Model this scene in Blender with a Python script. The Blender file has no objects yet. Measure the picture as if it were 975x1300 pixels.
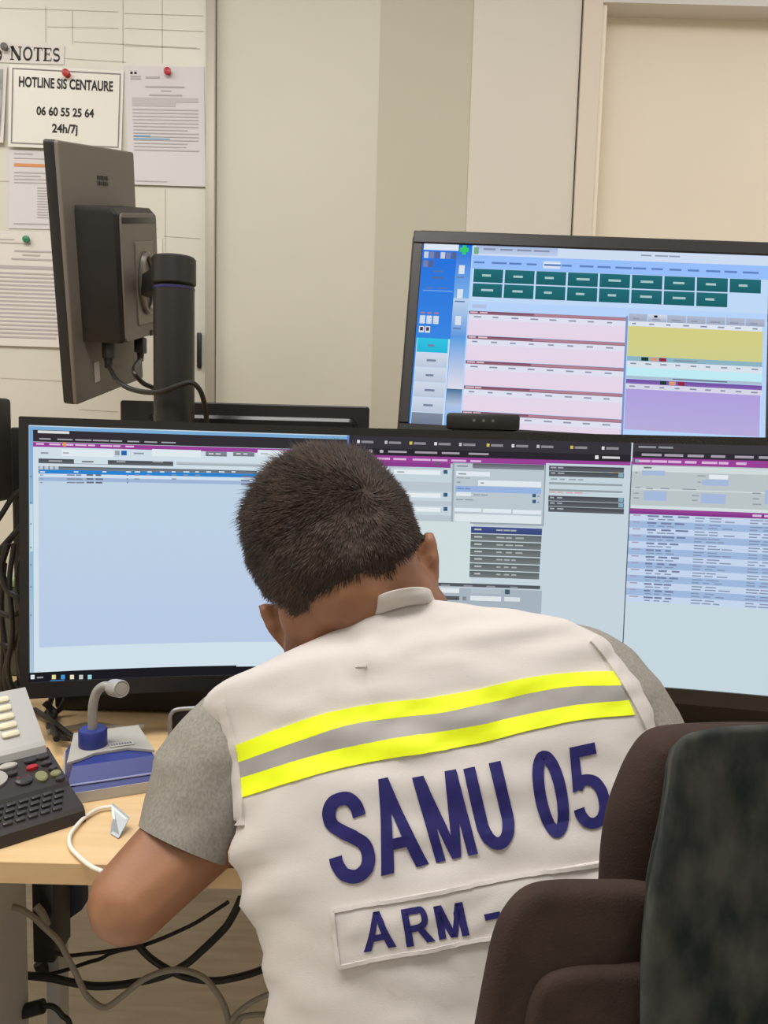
import bpy, bmesh, math, random
import numpy as np
from mathutils import Vector, Matrix, noise
from mathutils.bvhtree import BVHTree

random.seed(5); rng = np.random.default_rng(5)
S = bpy.context.scene
COL = S.collection

# ------------------------------------------------------------------ camera
FPX = 1000.0; PITCH = math.radians(6); ROLL = math.radians(1.5); EYE = np.array([0, 0, 1.18])
Fv = np.array([0, math.cos(PITCH), -math.sin(PITCH)])
U0 = np.array([0, math.sin(PITCH), math.cos(PITCH)]); R0 = np.array([1.0, 0, 0])
Rv = math.cos(ROLL)*R0 + math.sin(ROLL)*U0
Uv = math.cos(ROLL)*U0 - math.sin(ROLL)*R0
cam_d = bpy.data.cameras.new('camera'); cam = bpy.data.objects.new('camera', cam_d); COL.objects.link(cam)
cam_d.sensor_fit = 'VERTICAL'; cam_d.sensor_height = 36; cam_d.lens = 36*FPX/1300; cam_d.clip_start = 0.02
cam.matrix_world = Matrix(((Rv[0], Uv[0], -Fv[0], EYE[0]), (Rv[1], Uv[1], -Fv[1], EYE[1]), (Rv[2], Uv[2], -Fv[2], EYE[2]), (0, 0, 0, 1)))
S.camera = cam
S.view_settings.view_transform = 'Standard'; S.view_settings.look = 'None'
S.view_settings.exposure = 0.0; S.view_settings.gamma = 1.0; S.view_settings.use_curve_mapping = False

# ------------------------------------------------------------------ light
W = bpy.data.worlds.new('room_light'); S.world = W; W.use_nodes = True
bg = W.node_tree.nodes['Background']; bg.inputs[0].default_value = (1.0, 0.965, 0.91, 1); bg.inputs[1].default_value = 0.62

def area(name, loc, sx, sy, power, col, rot=(0, 0, 0)):
    d = bpy.data.lights.new(name, 'AREA'); d.shape = 'RECTANGLE'; d.size = sx; d.size_y = sy; d.energy = power; d.color = col
    o = bpy.data.objects.new(name, d); COL.objects.link(o); o.location = loc; o.rotation_euler = rot; return o
LC = (1.0, 0.965, 0.905)
area('ceiling_light_front', (-0.45, 0.45, 2.62), 1.2, 0.6, 30, LC)
area('ceiling_light_rear', (0.1, -1.4, 2.62), 1.2, 0.6, 4, LC)
area('ceiling_light_left', (-1.8, 0.9, 2.62), 1.2, 0.6, 15, LC)
area('ceiling_light_right', (1.6, 0.9, 2.62), 1.2, 0.6, 15, LC)

# ------------------------------------------------------------------ helpers
def lin(c):
    c = np.array(c, float)/255.0
    return tuple(np.where(c <= 0.04045, c/12.92, ((c+0.055)/1.055)**2.4))
def ray(px, py): return Fv + (px-487.5)/FPX*Rv - (py-650)/FPX*Uv
def atY(px, py, Y): d = ray(px, py); return EYE + d*Y/d[1]
def atZ(px, py, Z): d = ray(px, py); return EYE + d*(Z-EYE[2])/d[2]
def proj(X):
    d = np.asarray(X)-EYE; z = d@Fv
    return np.stack([487.5+FPX*(d@Rv)/z, 650-FPX*(d@Uv)/z], -1)

MATS = {}
def mat(name, rgb, rough=0.6, metal=0.0, noise_amt=0.0, noise_scale=20, bump=0.0, bump_scale=200, rgb2=None, stretch=(1, 1, 1), sheen=0.0, spec=0.5, sub=0.0, trans=0.0, detail=4):
    if name in MATS: return MATS[name]
    m = bpy.data.materials.new(name); m.use_nodes = True; nt = m.node_tree; b = nt.nodes['Principled BSDF']
    b.inputs['Roughness'].default_value = rough; b.inputs['Metallic'].default_value = metal
    b.inputs['Specular IOR Level'].default_value = spec
    if sheen: b.inputs['Sheen Weight'].default_value = sheen; b.inputs['Sheen Roughness'].default_value = 0.4
    if sub: b.inputs['Subsurface Weight'].default_value = sub; b.inputs['Subsurface Radius'].default_value = (0.01, 0.004, 0.002)
    if trans: b.inputs['Transmission Weight'].default_value = trans
    c1 = lin(rgb)
    b.inputs['Base Color'].default_value = (*c1, 1)
    tc = nt.nodes.new('ShaderNodeTexCoord'); mp = nt.nodes.new('ShaderNodeMapping'); mp.inputs['Scale'].default_value = stretch
    nt.links.new(tc.outputs['Object'], mp.inputs['Vector'])
    if rgb2 is not None or noise_amt:
        c2 = lin(rgb2) if rgb2 is not None else tuple(x*(1-noise_amt) for x in c1)
        n = nt.nodes.new('ShaderNodeTexNoise'); n.inputs['Scale'].default_value = noise_scale; n.inputs['Detail'].default_value = detail
        nt.links.new(mp.outputs[0], n.inputs['Vector'])
        r = nt.nodes.new('ShaderNodeValToRGB'); r.color_ramp.elements[0].position = 0.35; r.color_ramp.elements[1].position = 0.65
        r.color_ramp.elements[0].color = (*c1, 1); r.color_ramp.elements[1].color = (*c2, 1)
        nt.links.new(n.outputs['Fac'], r.inputs[0]); nt.links.new(r.outputs[0], b.inputs['Base Color'])
    if bump:
        n = nt.nodes.new('ShaderNodeTexNoise'); n.inputs['Scale'].default_value = bump_scale; n.inputs['Detail'].default_value = 3
        nt.links.new(mp.outputs[0], n.inputs['Vector'])
        bp = nt.nodes.new('ShaderNodeBump'); bp.inputs['Strength'].default_value = bump; bp.inputs['Distance'].default_value = 0.002
        nt.links.new(n.outputs['Fac'], bp.inputs['Height']); nt.links.new(bp.outputs[0], b.inputs['Normal'])
    MATS[name] = m; return m

def screen_mat(strength=1.0):
    k = 'lit_screen_%g' % strength
    if k in MATS: return MATS[k]
    m = bpy.data.materials.new(k); m.use_nodes = True; nt = m.node_tree; nt.nodes.remove(nt.nodes['Principled BSDF'])
    a = nt.nodes.new('ShaderNodeAttribute'); a.attribute_name = 'Col'
    e = nt.nodes.new('ShaderNodeEmission'); e.inputs[1].default_value = strength
    nt.links.new(a.outputs['Color'], e.inputs[0]); nt.links.new(e.outputs[0], nt.nodes['Material Output'].inputs[0])
    MATS[k] = m; return m

ROOT = {}
def props(o, label, cat, group=None, kind=None):
    if label: o['label'] = label
    if cat: o['category'] = cat
    if group: o['group'] = group
    if kind: o['kind'] = kind
    return o
def thing(name, loc, label, cat, group=None):
    o = bpy.data.objects.new(name, None); COL.objects.link(o); o.empty_display_size = 0.05
    o.location = loc; ROOT[o.name] = np.array(loc, float); return props(o, label, cat, group)
def mk(name, verts, faces, m, parent=None, smooth=True, label=None, cat=None, group=None, kind=None, angle=35):
    verts = np.asarray(verts, float)
    if parent is not None: off = ROOT[parent.name]
    else:
        lo, hi = verts.min(0), verts.max(0); off = np.array([(lo[0]+hi[0])/2, (lo[1]+hi[1])/2, lo[2]])
    me = bpy.data.meshes.new(name); me.from_pydata([tuple(v) for v in verts-off], [], [tuple(int(i) for i in f) for f in faces])
    if isinstance(m, (list, tuple)):
        for x in m: me.materials.append(x)
    else: me.materials.append(m)
    me.validate(); me.update()
    if smooth:
        me.polygons.foreach_set('use_smooth', [True]*len(me.polygons))
        try: me.set_sharp_from_angle(angle=math.radians(angle))
        except Exception: pass
    o = bpy.data.objects.new(name, me); COL.objects.link(o); ROOT[o.name] = off
    if parent is not None: o.parent = parent
    else: o.location = off
    return props(o, label, cat, group, kind)

class MB:
    def __init__(s): s.v = []; s.f = []
    def add(s, v, f):
        b = len(s.v); s.v += [tuple(x) for x in v]; s.f += [tuple(i+b for i in q) for q in f]; return s
    def box(s, c, size, bev=0.0, seg=2, M=None):
        v, f = rbox(size, bev, seg); v = np.array(v)
        if M is not None: v = v@np.array(M).T
        return s.add(v+np.array(c), f)
    def tube(s, pts, r, n=8, cap=True):
        v, f = tube(pts, r, n, cap); return s.add(v, f)
    def build(s, name, m, parent=None, **k): return mk(name, s.v, s.f, m, parent, **k)

def rbox(size, bev=0.0, seg=2):
    bm = bmesh.new(); bmesh.ops.create_cube(bm, size=1.0)
    for v in bm.verts: v.co = Vector((v.co.x*size[0], v.co.y*size[1], v.co.z*size[2]))
    if bev > 0: bmesh.ops.bevel(bm, geom=bm.edges[:], offset=min(bev, min(size)*0.49), segments=seg, profile=0.5, affect='EDGES')
    v = [tuple(x.co) for x in bm.verts]; f = [tuple(x.index for x in q.verts) for q in bm.faces]; bm.free(); return v, f
def slab(w, h, t, rad, edge=0.003, n=6):
    """rounded rectangle in XZ, thickness along Y (front at y=-t/2), with softened rims"""
    def ring(inset, y):
        out = []; r = max(rad-inset, 0.0005)
        for cx, cz, a0 in ((w/2-rad, h/2-rad, 0), (-w/2+rad, h/2-rad, 90), (-w/2+rad, -h/2+rad, 180), (w/2-rad, -h/2+rad, 270)):
            for i in range(n+1):
                a = math.radians(a0+90*i/n); out.append((cx+r*math.cos(a), y, cz+r*math.sin(a)))
        return out
    rings = [ring(edge, -t/2), ring(edge*0.3, -t/2+edge*0.3), ring(0, -t/2+edge), ring(0, t/2-edge), ring(edge*0.3, t/2-edge*0.3), ring(edge, t/2)]
    N = len(rings[0]); v = sum(rings, []); f = []
    for k in range(len(rings)-1):
        for i in range(N): f.append((k*N+i, k*N+(i+1) % N, (k+1)*N+(i+1) % N, (k+1)*N+i))
    f.append(tuple(range(N))[::-1] if False else tuple(range(N))); f.append(tuple(range((len(rings)-1)*N, len(rings)*N))[::-1])
    return np.array(v), f
def catmull(P, n=8):
    P = np.asarray(P, float)
    Q = np.vstack([2*P[0]-P[1], P, 2*P[-1]-P[-2]]); out = []
    for i in range(1, len(Q)-2):
        for k in range(n):
            t = k/n; a, b, c, d = Q[i-1], Q[i], Q[i+1], Q[i+2]
            out.append(0.5*((2*b)+(-a+c)*t+(2*a-5*b+4*c-d)*t*t+(-a+3*b-3*c+d)*t**3))
    out.append(P[-1]); return np.array(out)
def tube(pts, r, n=8, cap=True):
    pts = np.asarray(pts, float); m = len(pts); rr = np.full(m, r) if np.isscalar(r) else np.asarray(r)
    T = np.gradient(pts, axis=0); T /= np.linalg.norm(T, axis=1)[:, None]+1e-12
    up = np.array([0, 0, 1.0]) if abs(T[0][2]) < 0.9 else np.array([1.0, 0, 0])
    nrm = np.cross(T[0], up); nrm /= np.linalg.norm(nrm); v = []
    for i in range(m):
        nrm = nrm-T[i]*(nrm@T[i]); nrm /= np.linalg.norm(nrm)+1e-12; bn = np.cross(T[i], nrm)
        for k in range(n):
            a = 2*math.pi*k/n; v.append(pts[i]+rr[i]*(math.cos(a)*nrm+math.sin(a)*bn))
    f = [(i*n+k, i*n+(k+1) % n, (i+1)*n+(k+1) % n, (i+1)*n+k) for i in range(m-1) for k in range(n)]
    if cap: f.append(tuple(range(n))[::-1]); f.append(tuple(range((m-1)*n, m*n)))
    return v, f
def lathe(prof, n=32, M=None, c=(0, 0, 0)):
    v = []; f = []
    for (r, z) in prof:
        for k in range(n): a = 2*math.pi*k/n; v.append((r*math.cos(a), r*math.sin(a), z))
    for i in range(len(prof)-1):
        for k in range(n): f.append((i*n+k, i*n+(k+1) % n, (i+1)*n+(k+1) % n, (i+1)*n+k))
    f.append(tuple(range(n))[::-1]); f.append(tuple(range((len(prof)-1)*n, len(prof)*n)))
    v = np.array(v)
    if M is not None: v = v@np.array(M).T
    return v+np.array(c), f
def prism(poly, d0, d1, frame):
    """poly in (a,b); extruded from d0 to d1; frame = (origin, A, B, D)"""
    o, A, B, D = [np.asarray(x, float) for x in frame]; n = len(poly)
    v = [o+A*p+B*q+D*d0 for p, q in poly]+[o+A*p+B*q+D*d1 for p, q in poly]
    f = [(i, (i+1) % n, n+(i+1) % n, n+i) for i in range(n)]+[tuple(range(n))[::-1], tuple(range(n, 2*n))]
    return v, f
def euler(yaw, pitch, roll):
    cy, sy = math.cos(yaw), math.sin(yaw); cx, sx = math.cos(pitch), math.sin(pitch); cr, sr = math.cos(roll), math.sin(roll)
    return np.array([[cy, -sy, 0], [sy, cy, 0], [0, 0, 1]])@np.array([[1, 0, 0], [0, cx, -sx], [0, sx, cx]])@np.array([[cr, 0, sr], [0, 1, 0], [-sr, 0, cr]])

def glyphs(txt, bold=0.0, cut=None, spacing=1.0):
    """flat outline mesh of a text: (verts Nx2 in its bounding box 0..1, faces, aspect)"""
    c = bpy.data.curves.new('t', 'FONT'); c.body = txt; c.size = 1; c.offset = bold; c.space_character = spacing; c.resolution_u = 6
    o = bpy.data.objects.new('t', c); COL.objects.link(o)
    dg = bpy.context.evaluated_depsgraph_get(); me = o.evaluated_get(dg).to_mesh()
    bm = bmesh.new(); bm.from_mesh(me); o.evaluated_get(dg).to_mesh_clear()
    bpy.data.objects.remove(o); bpy.data.curves.remove(c)
    xs = [v.co.x for v in bm.verts]; ys = [v.co.y for v in bm.verts]
    x0, x1, y0, y1 = min(xs), max(xs), min(ys), max(ys)
    for v in bm.verts: v.co = Vector(((v.co.x-x0)/(x1-x0), (v.co.y-y0)/(y1-y0), 0))
    if cut:
        for ax, n in ((0, cut[0]), (1, cut[1])):
            for i in range(1, n):
                no = Vector((1, 0, 0)) if ax == 0 else Vector((0, 1, 0))
                bmesh.ops.bisect_plane(bm, geom=bm.verts[:]+bm.edges[:]+bm.faces[:], plane_co=no*(i/n), plane_no=no)
    bm.verts.index_update()
    v = np.array([(p.co.x, p.co.y) for p in bm.verts]); f = [tuple(q.index for q in g.verts) for g in bm.faces]; bm.free()
    return v, f, (x1-x0)/(y1-y0)
def bil(q, uv):
    """q = TL,TR,BR,BL ; uv with v up"""
    q = np.asarray(q, float); u = uv[:, 0:1]; v = uv[:, 1:2]
    return (q[0]*(1-u)+q[1]*u)*v+(q[3]*(1-u)+q[2]*u)*(1-v)

# ------------------------------------------------------------------ materials
M_wall = mat('painted_wall', (208, 204, 190), 0.75, noise_amt=0.05, noise_scale=1.6, bump=0.05, bump_scale=60)
M_column = mat('painted_grey_column', (192, 187, 170), 0.75, noise_amt=0.03, noise_scale=2)
M_board = mat('whiteboard_enamel', (208, 205, 194), 0.35, noise_amt=0.04, noise_scale=2.5)
M_alu = mat('aluminium_trim', (176, 169, 155), 0.45, 0.2)
M_trim = mat('cream_trim', (216, 205, 190), 0.55)
M_white = mat('paper_white', (212, 207, 202), 0.7)
M_paper2 = mat('paper_cool', (206, 202, 205), 0.7)
M_ink = mat('black_ink', (34, 30, 30), 0.7)
M_inkgrey = mat('printed_grey_lines', (172, 166, 168), 0.8)
M_inkmid = mat('printed_mid_lines', (130, 124, 126), 0.8)
M_black = mat('black_plastic', (30, 26, 26), 0.42, bump=0.05, bump_scale=400)
M_blackg = mat('black_gloss_plastic', (24, 21, 22), 0.25)
M_backgrey = mat('dark_grey_plastic_back', (112, 105, 98), 0.5, bump=0.06, bump_scale=500)
M_bracket = mat('grey_metal_bracket', (126, 120, 112), 0.4, 0.35)
M_cable = mat('black_rubber_cable', (26, 22, 22), 0.5)
M_gcable = mat('grey_cable', (150, 142, 130), 0.6)
M_wcable = mat('white_cable', (232, 226, 214), 0.5)
M_wood = mat('beech_laminate', (224, 192, 146), 0.45, rgb2=(216, 182, 134), noise_scale=9, stretch=(1, 9, 9))
M_woodedge = mat('beech_edge', (212, 180, 134), 0.5, rgb2=(204, 170, 124), noise_scale=12, stretch=(1, 6, 6))
M_floor = mat('grey_vinyl_floor', (240, 235, 228), 0.5, rgb2=(224, 217, 206), noise_scale=5, stretch=(1.2, 9, 1))
M_lamin = mat('white_laminate', (196, 192, 190), 0.5)
M_navy = mat('navy_print', (38, 36, 96), 0.7, spec=.2)
M_yellow = mat('fluorescent_yellow', (232, 246, 8), 0.55)
M_silver = mat('grey_reflective_tape', (158, 154, 152), 0.6, 0.0, noise_amt=0.15, noise_scale=14)
M_vest = mat('white_vest_cloth', (200, 193, 190), 0.75, bump=0.12, bump_scale=900, sheen=0.1)
M_tee = mat('grey_marl_jersey', (148, 143, 135), 0.9, rgb2=(130, 126, 119), noise_scale=420, bump=0.15, bump_scale=700, stretch=(1, 1, 0.6))
M_skin = mat('skin', (156, 110, 80), 0.5, rgb2=(134, 90, 66), noise_scale=14, bump=0.08, bump_scale=350, sub=0.12)
M_hair = mat('dark_brown_hair', (58, 48, 43), 0.55, rgb2=(80, 64, 55), noise_scale=24)
M_scalp = mat('cropped_hair_scalp', (70, 54, 45), 0.8, rgb2=(52, 41, 35), noise_scale=60)
M_trouser = mat('navy_trousers', (34, 36, 48), 0.85)
M_nap_shade = mat('velvet_nap_shade', (36, 42, 41), 0.9, rgb2=(76, 77, 74), noise_scale=55, bump=0.6, bump_scale=130, sheen=0.0, detail=5, spec=.1, stretch=(1, 1, .5))  # sheen and shade of the velvet pile, put into the colour
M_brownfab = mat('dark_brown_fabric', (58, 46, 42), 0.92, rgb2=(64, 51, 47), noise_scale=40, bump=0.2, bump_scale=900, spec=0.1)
M_lgrey = mat('light_grey_plastic', (176, 172, 164), 0.45)
M_silverp = mat('silver_plastic', (176, 174, 172), 0.35, 0.3)
M_blue = mat('royal_blue_plastic', (42, 54, 128), 0.45)
M_keycream = mat('cream_button', (222, 214, 186), 0.4)
M_red = mat('red_plastic', (172, 34, 40), 0.35)
M_green = mat('green_plastic', (38, 120, 84), 0.35)

# ------------------------------------------------------------------ setting
WY = 2.02                                          # wall plane
def wx(px, py): return atY(px, py, WY)[0]
def wz(px, py): return atY(px, py, WY)[2]
XL, XR, YB, ZC = -2.6, 2.6, -2.6, 2.7
def plane_box(name, lo, hi, m, **k):
    lo = np.array(lo, float); hi = np.array(hi, float); b = MB().box((lo+hi)/2, hi-lo)
    return b.build(name, m, smooth=False, kind='structure', **k)
plane_box('floor', (XL, YB, -0.05), (XR, WY+0.3, 0), M_floor)
x_col0 = (wx(484, 0)+wx(471, 520))/2; x_col1 = (wx(602, 0)+wx(592, 290))/2; x_cas = (wx(741, 0)+wx(727, 280))/2
x_fr = wx(275.5, 120)
x_rec = x_cas+0.045
plane_box('wall_back', (XL, WY, 0), (x_col0, WY+0.1, ZC), M_wall)
plane_box('trim_1', (x_col0, WY-0.001, 0), (x_col1, WY+0.1, ZC), M_column)
plane_box('wall_back_panel', (x_col1, WY-0.003, 0), (x_cas-0.004, WY+0.1, ZC), mat('painted_panel', (214, 208, 198), 0.7, noise_amt=0.04, noise_scale=2))
plane_box('trim_2', (x_cas, WY-0.012, 0), (x_rec, WY+0.1, ZC), M_trim)
plane_box('trim_3', (x_rec, WY-0.004, 0), (x_rec+0.012, WY+0.1, 2.212), mat('lit_bead', (232, 222, 206), 0.5))  # paler than the casing, light on the bevel put into its colour
plane_box('wall_back_recess', (x_rec+0.012, WY+0.055, 0), (XR, WY+0.1, ZC), mat('cream_recess_panel', (228, 218, 202), 0.7, noise_amt=0.04, noise_scale=2))
plane_box('trim_4', (x_rec, WY-0.012, 2.212), (XR, WY+0.055, 2.5), mat('white_lintel', (206, 202, 200), 0.5))
plane_box('wall_left', (XL-0.1, YB, 0), (XL, WY+0.1, ZC), M_wall)
plane_box('wall_right', (XR, YB, 0), (XR+0.1, WY+0.1, ZC), M_wall)

plane_box('wall_rear_blocker', (XL, YB-0.1, 0), (XR, YB, ZC), M_wall)  # unseen wall behind the camera, added to block world light from the rear

# whiteboard with its drawn grid and edge frame
zb0, zb1 = 0.6, 2.5; xb0 = -2.0
wb = thing('whiteboard', ((xb0+x_fr)/2, WY, zb0), 'large pale whiteboard with a faint hand-drawn grid, papers pinned all over it', 'whiteboard')
MB().box(((xb0+x_fr)/2, WY-0.006, (zb0+zb1)/2), (x_fr-xb0, 0.012, zb1-zb0)).build('panel', M_board, wb, smooth=False)
fb = MB(); fw = 0.024
fb.box((x_fr-fw/2, WY-0.011, (zb0+zb1)/2), (fw, 0.022, zb1-zb0), 0.004)
fb.box((xb0+fw/2, WY-0.011, (zb0+zb1)/2), (fw, 0.022, zb1-zb0), 0.004)
fb.box(((xb0+x_fr)/2, WY-0.011, zb0), (x_fr-xb0, 0.022, fw), 0.004)
fb.box(((xb0+x_fr)/2, WY-0.011, zb1), (x_fr-xb0, 0.022, fw), 0.004)
fb.build('frame', M_alu, wb)
BY = WY-0.0125
g = MB()
def gl(p, q, w=0.0011):
    a = atY(*p, BY); b = atY(*q, BY); d = (b-a)/np.linalg.norm(b-a); n = np.array([-d[2], 0, d[0]])*w
    g.add([a-n, b-n, b+n, a+n], [(0, 1, 2, 3)])
for p, q in (((58, 8), (58, 54)), ((92, 14), (92, 56)), ((156, 0), (156, 80)), ((206, 0), (206, 80)),
             ((0, 10), (150, 15)), ((60, 34), (150, 36)), ((94, 53), (250, 61)), ((158, 17), (258, 20)), ((158, 36), (258, 40)), ((158, 58), (254, 62)),
             ((78, 74), (160, 79)), ((0, 230), (20, 230)), ((182, 290), (200, 291)), ((0, 480), (80, 484)), ((100, 520), (150, 523)), ((208, 300), (255, 303)),
             ((210, 240), (210, 320)), ((206, 340), (206, 325))):
    gl(p, q, 0.0009)
g.build('drawn_grid', mat('faded_marker_line', (178, 173, 160), 0.8), wb, smooth=False)
MB().box(atY(253, 445, WY-0.016), (0.011, 0.012, 0.088), 0.003).build('magnetic_pen_holder', M_black, smooth=True,
    label='slim upright black magnet on the whiteboard just right of the monitor pole', cat='magnet')

# ------------------------------------------------------------------ papers and pins
def wall_sheet(name, q, label, cat, m=M_white, Y=BY-0.001, curl=0.0, group=None):
    """a sheet lying on the board with corners at q (TL,TR,BR,BL)"""
    n = 8; v = []; f = []
    for j in range(n+1):
        for i in range(n+1):
            p = bil(q, np.array([[i/n, 1-j/n]]))[0]; bulge = curl*(j/n)**2
            v.append(atY(p[0], p[1], Y-0.0003-bulge))
    N = len(v); v += [np.array(p)+np.array([0, 0.0006, 0]) for p in v]
    for j in range(n):
        for i in range(n):
            a = j*(n+1)+i; f.append((a, a+n+1, a+n+2, a+1)); f.append((N+a, N+a+1, N+a+n+2, N+a+n+1))
    rim = [i for i in range(n+1)]+[j*(n+1)+n for j in range(1, n+1)]+[n*(n+1)+i for i in range(n-1, -1, -1)]+[j*(n+1) for j in range(n-1, 0, -1)]
    for a, b in zip(rim, rim[1:]+rim[:1]): f.append((a, b, N+b, N+a))
    t = thing(name, atY(*np.mean(q, 0), Y), label, cat, group)
    mk('sheet', v, f, m, t)
    def S_(u, w): p = bil(q, np.array([[u, 1-w]]))[0]; return atY(p[0], p[1], Y-0.0010-curl*w*w)
    return t, S_
def bars(S_, lst, k=1):
    b = MB()
    for (u0, v0, u1, v1) in lst: b.add([S_(u0, v0), S_(u0, v1), S_(u1, v1), S_(u1, v0)], [(0, 1, 2, 3)])
    return b
def sheet_text(S_, txt, u0, v0, u1, v1, bold=0.0):
    v, f, a = glyphs(txt, bold)
    return [S_(u0+(u1-u0)*x, v1-(v1-v0)*y) for x, y in v], f
def lines(u0, u1, v0, v1, n, h=0.35, ragged=0.25):
    out = []; st = (v1-v0)/n
    for i in range(n): out.append((u0, v0+i*st, u1-(random.random()*ragged if random.random() < .5 else 0), v0+(i+h)*st))
    return out
# NOTES strip (serif capitals built from strokes)
t, S_ = wall_sheet('paper_strip', [(-40, 52), (82, 58), (81, 82), (-40, 78)], 'white paper strip reading NOTES in serif capitals above the hotline sign', 'label strip')
b = MB()
def stroke(S0, pts, w):
    for (x0, y0), (x1, y1) in zip(pts[:-1], pts[1:]):
        d = np.array([x1-x0, (y1-y0)]); L = np.linalg.norm(d)+1e-9; n = np.array([-d[1], d[0]])/L*w/2
        b.add([S0(x0+n[0], y0+n[1]), S0(x0-n[0], y0-n[1]), S0(x1-n[0], y1-n[1]), S0(x1+n[0], y1+n[1])], [(0, 1, 2, 3)])
def letter_frame(x0, x1):  # px inside NOTES row, slight slope
    return lambda x, y: S_((x0+(x1-x0)*x+40)/122.0, 0.16+0.68*y-0.0)
def arc(cx, cy, rx, ry, a0, a1, n=14): return [(cx+rx*math.cos(math.radians(a0+(a1-a0)*i/n)), cy+ry*math.sin(math.radians(a0+(a1-a0)*i/n))) for i in range(n+1)]
F0 = letter_frame(13, 28)
stroke(F0, [(0.16, 0), (0.16, 1)], .09); stroke(F0, [(0.84, 0), (0.84, 1)], .09); stroke(F0, [(0.12, 0), (0.84, 1)], .24)
for x in (.16, .84): stroke(F0, [(x-.17, 0.03), (x+.17, 0.03)], .07)
stroke(F0, [(0, .97), (.33, .97)], .07)
F0 = letter_frame(29, 42); stroke(F0, arc(.5, .5, .38, .46, 0, 360, 28), .16)
F0 = letter_frame(43, 54); stroke(F0, [(.5, 0), (.5, 1)], .24); stroke(F0, [(0, .04), (1, .04)], .08); stroke(F0, [(.04, 0), (.04, .25)], .08); stroke(F0, [(.96, 0), (.96, .25)], .08); stroke(F0, [(.28, .97), (.72, .97)], .07)
F0 = letter_frame(55, 66); stroke(F0, [(.28, 0), (.28, 1)], .24); stroke(F0, [(0.02, .04), (.9, .04)], .08); stroke(F0, [(.02, .96), (.95, .96)], .08); stroke(F0, [(.3, .48), (.7, .48)], .08); stroke(F0, [(.9, 0), (.9, .25)], .08); stroke(F0, [(.95, .75), (.95, 1)], .08); stroke(F0, [(.7, .36), (.7, .6)], .07)
F0 = letter_frame(67, 77); stroke(F0, arc(.5, .27, .36, .23, -30, -270, 16)+[(.5, .5)]+arc(.5, .73, .38, .23, -90, 150, 16), .17)
F0 = letter_frame(-2, 3); stroke(F0, arc(.2, .7, .6, .26, -90, 90, 10), .3)
b.build('lettering', M_ink, t, smooth=False)

t, S_ = wall_sheet('hotline_sign', [(12, 82), (157, 90), (154, 192), (10, 186)], 'laminated white sign with black border reading HOTLINE SIS CENTAURE and a phone number', 'sign',
                   mat('laminated_paper', (214, 210, 202), 0.22), Y=BY-0.003, curl=0.006)
b = bars(S_, [(0.025, .035, .975, .05), (.025, .945, .975, .96), (.025, .035, .034, .96), (.966, .035, .975, .96)])
b.build('border', M_inkmid, t, smooth=False)
b = MB()
for txt, box in (('HOTLINE SIS CENTAURE', (.085, .135, .91, .265)), ('06 60 55 25 64', (.245, .49, .75, .60)), ('24h/7j', (.385, .695, .61, .84))):
    b.add(*sheet_text(S_, txt, *box, bold=0.03))
b.build('lettering', M_ink, t, smooth=False)

t, S_ = wall_sheet('official_letter', [(158, 84), (259, 85), (261, 237), (164, 234)], 'white typed official letter with two blue highlighted lines under a red pin', 'paper', M_paper2, curl=0.004)
L = lines(.08, .92, .36, .73, 13, 0.3, .3); L += [(.25, .165, .75, .178), (.45, .20, .58, .21), (.3, .235, .72, .247), (.08, .965, .5, .972), (.07, .08, .2, .092), (.07, .1, .2, .112), (.26, .085, .44, .1)]
bars(S_, L).build('typed_lines', M_inkgrey, t, smooth=False)
bars(S_, [(.08, .262, .92, .30), (.08, .30, .63, .335)]).build('shaded_block', mat('print_block_grey', (186, 180, 184), .8), t, smooth=False)
bars(S_, [(.08, .582, .3, .594), (.08, .606, .55, .617)]).build('blue_highlight', mat('blue_highlight', (96, 160, 206), .7), t, smooth=False)
bars(S_, [(.07, .045, .10, .065), (.12, .045, .15, .065)]).build('emblem', M_ink, t, smooth=False)

t, S_ = wall_sheet('photo_print', [(-60, 82), (9, 84), (4, 181), (-60, 180)], 'edge of a pinned photo print curling at left border of the picture beside hotline sign', 'photo', M_white, Y=BY-0.004, curl=0.008)
bars(S_, [(0, .04, .93, .93)]).build('dark_picture', mat('photo_grey', (108, 104, 104), .3, rgb2=(150, 146, 144), noise_scale=30), t, smooth=False)

t, S_ = wall_sheet('printed_form', [(12, 190), (110, 193), (112, 292), (11, 290)], 'white printed form with an orange header band, half behind the upright monitor', 'paper', M_paper2)
bars(S_, [(.06, .17, .95, .21)]).build('orange_band', mat('orange_print', (206, 140, 86), .7), t, smooth=False)
bars(S_, lines(.36, .95, .47, .88, 12, .35, .25)+lines(.06, .5, .28, .45, 4, .3, .1)+[(.06, .93, .5, .945), (.06, .1, .9, .11), (.06, .04, .3, .055)]).build('typed_lines', M_inkgrey, t, smooth=False)

t, S_ = wall_sheet('typed_notice', [(-45, 291), (95, 296), (100, 442), (-45, 437)], 'white typed notice hanging from a green pin at left, lowest of the pinned papers', 'paper', M_white, Y=BY-0.002, curl=0.004)
bars(S_, lines(.03, .95, .36, .95, 17, .42, .15)+[(.32, .1, .6, .112), (.45, .165, .8, .18), (.52, .2, .68, .212), (.42, .235, .8, .25), (.03, .07, .45, .08), (.03, .30, .95, .33)]).build('typed_lines', M_inkgrey, t, smooth=False)

t, S_ = wall_sheet('small_note', [(196, 303), (206, 303), (206, 326), (196, 325)], 'small blank white card on the whiteboard, peeking out right of the upright monitor', 'note', M_white)

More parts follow.
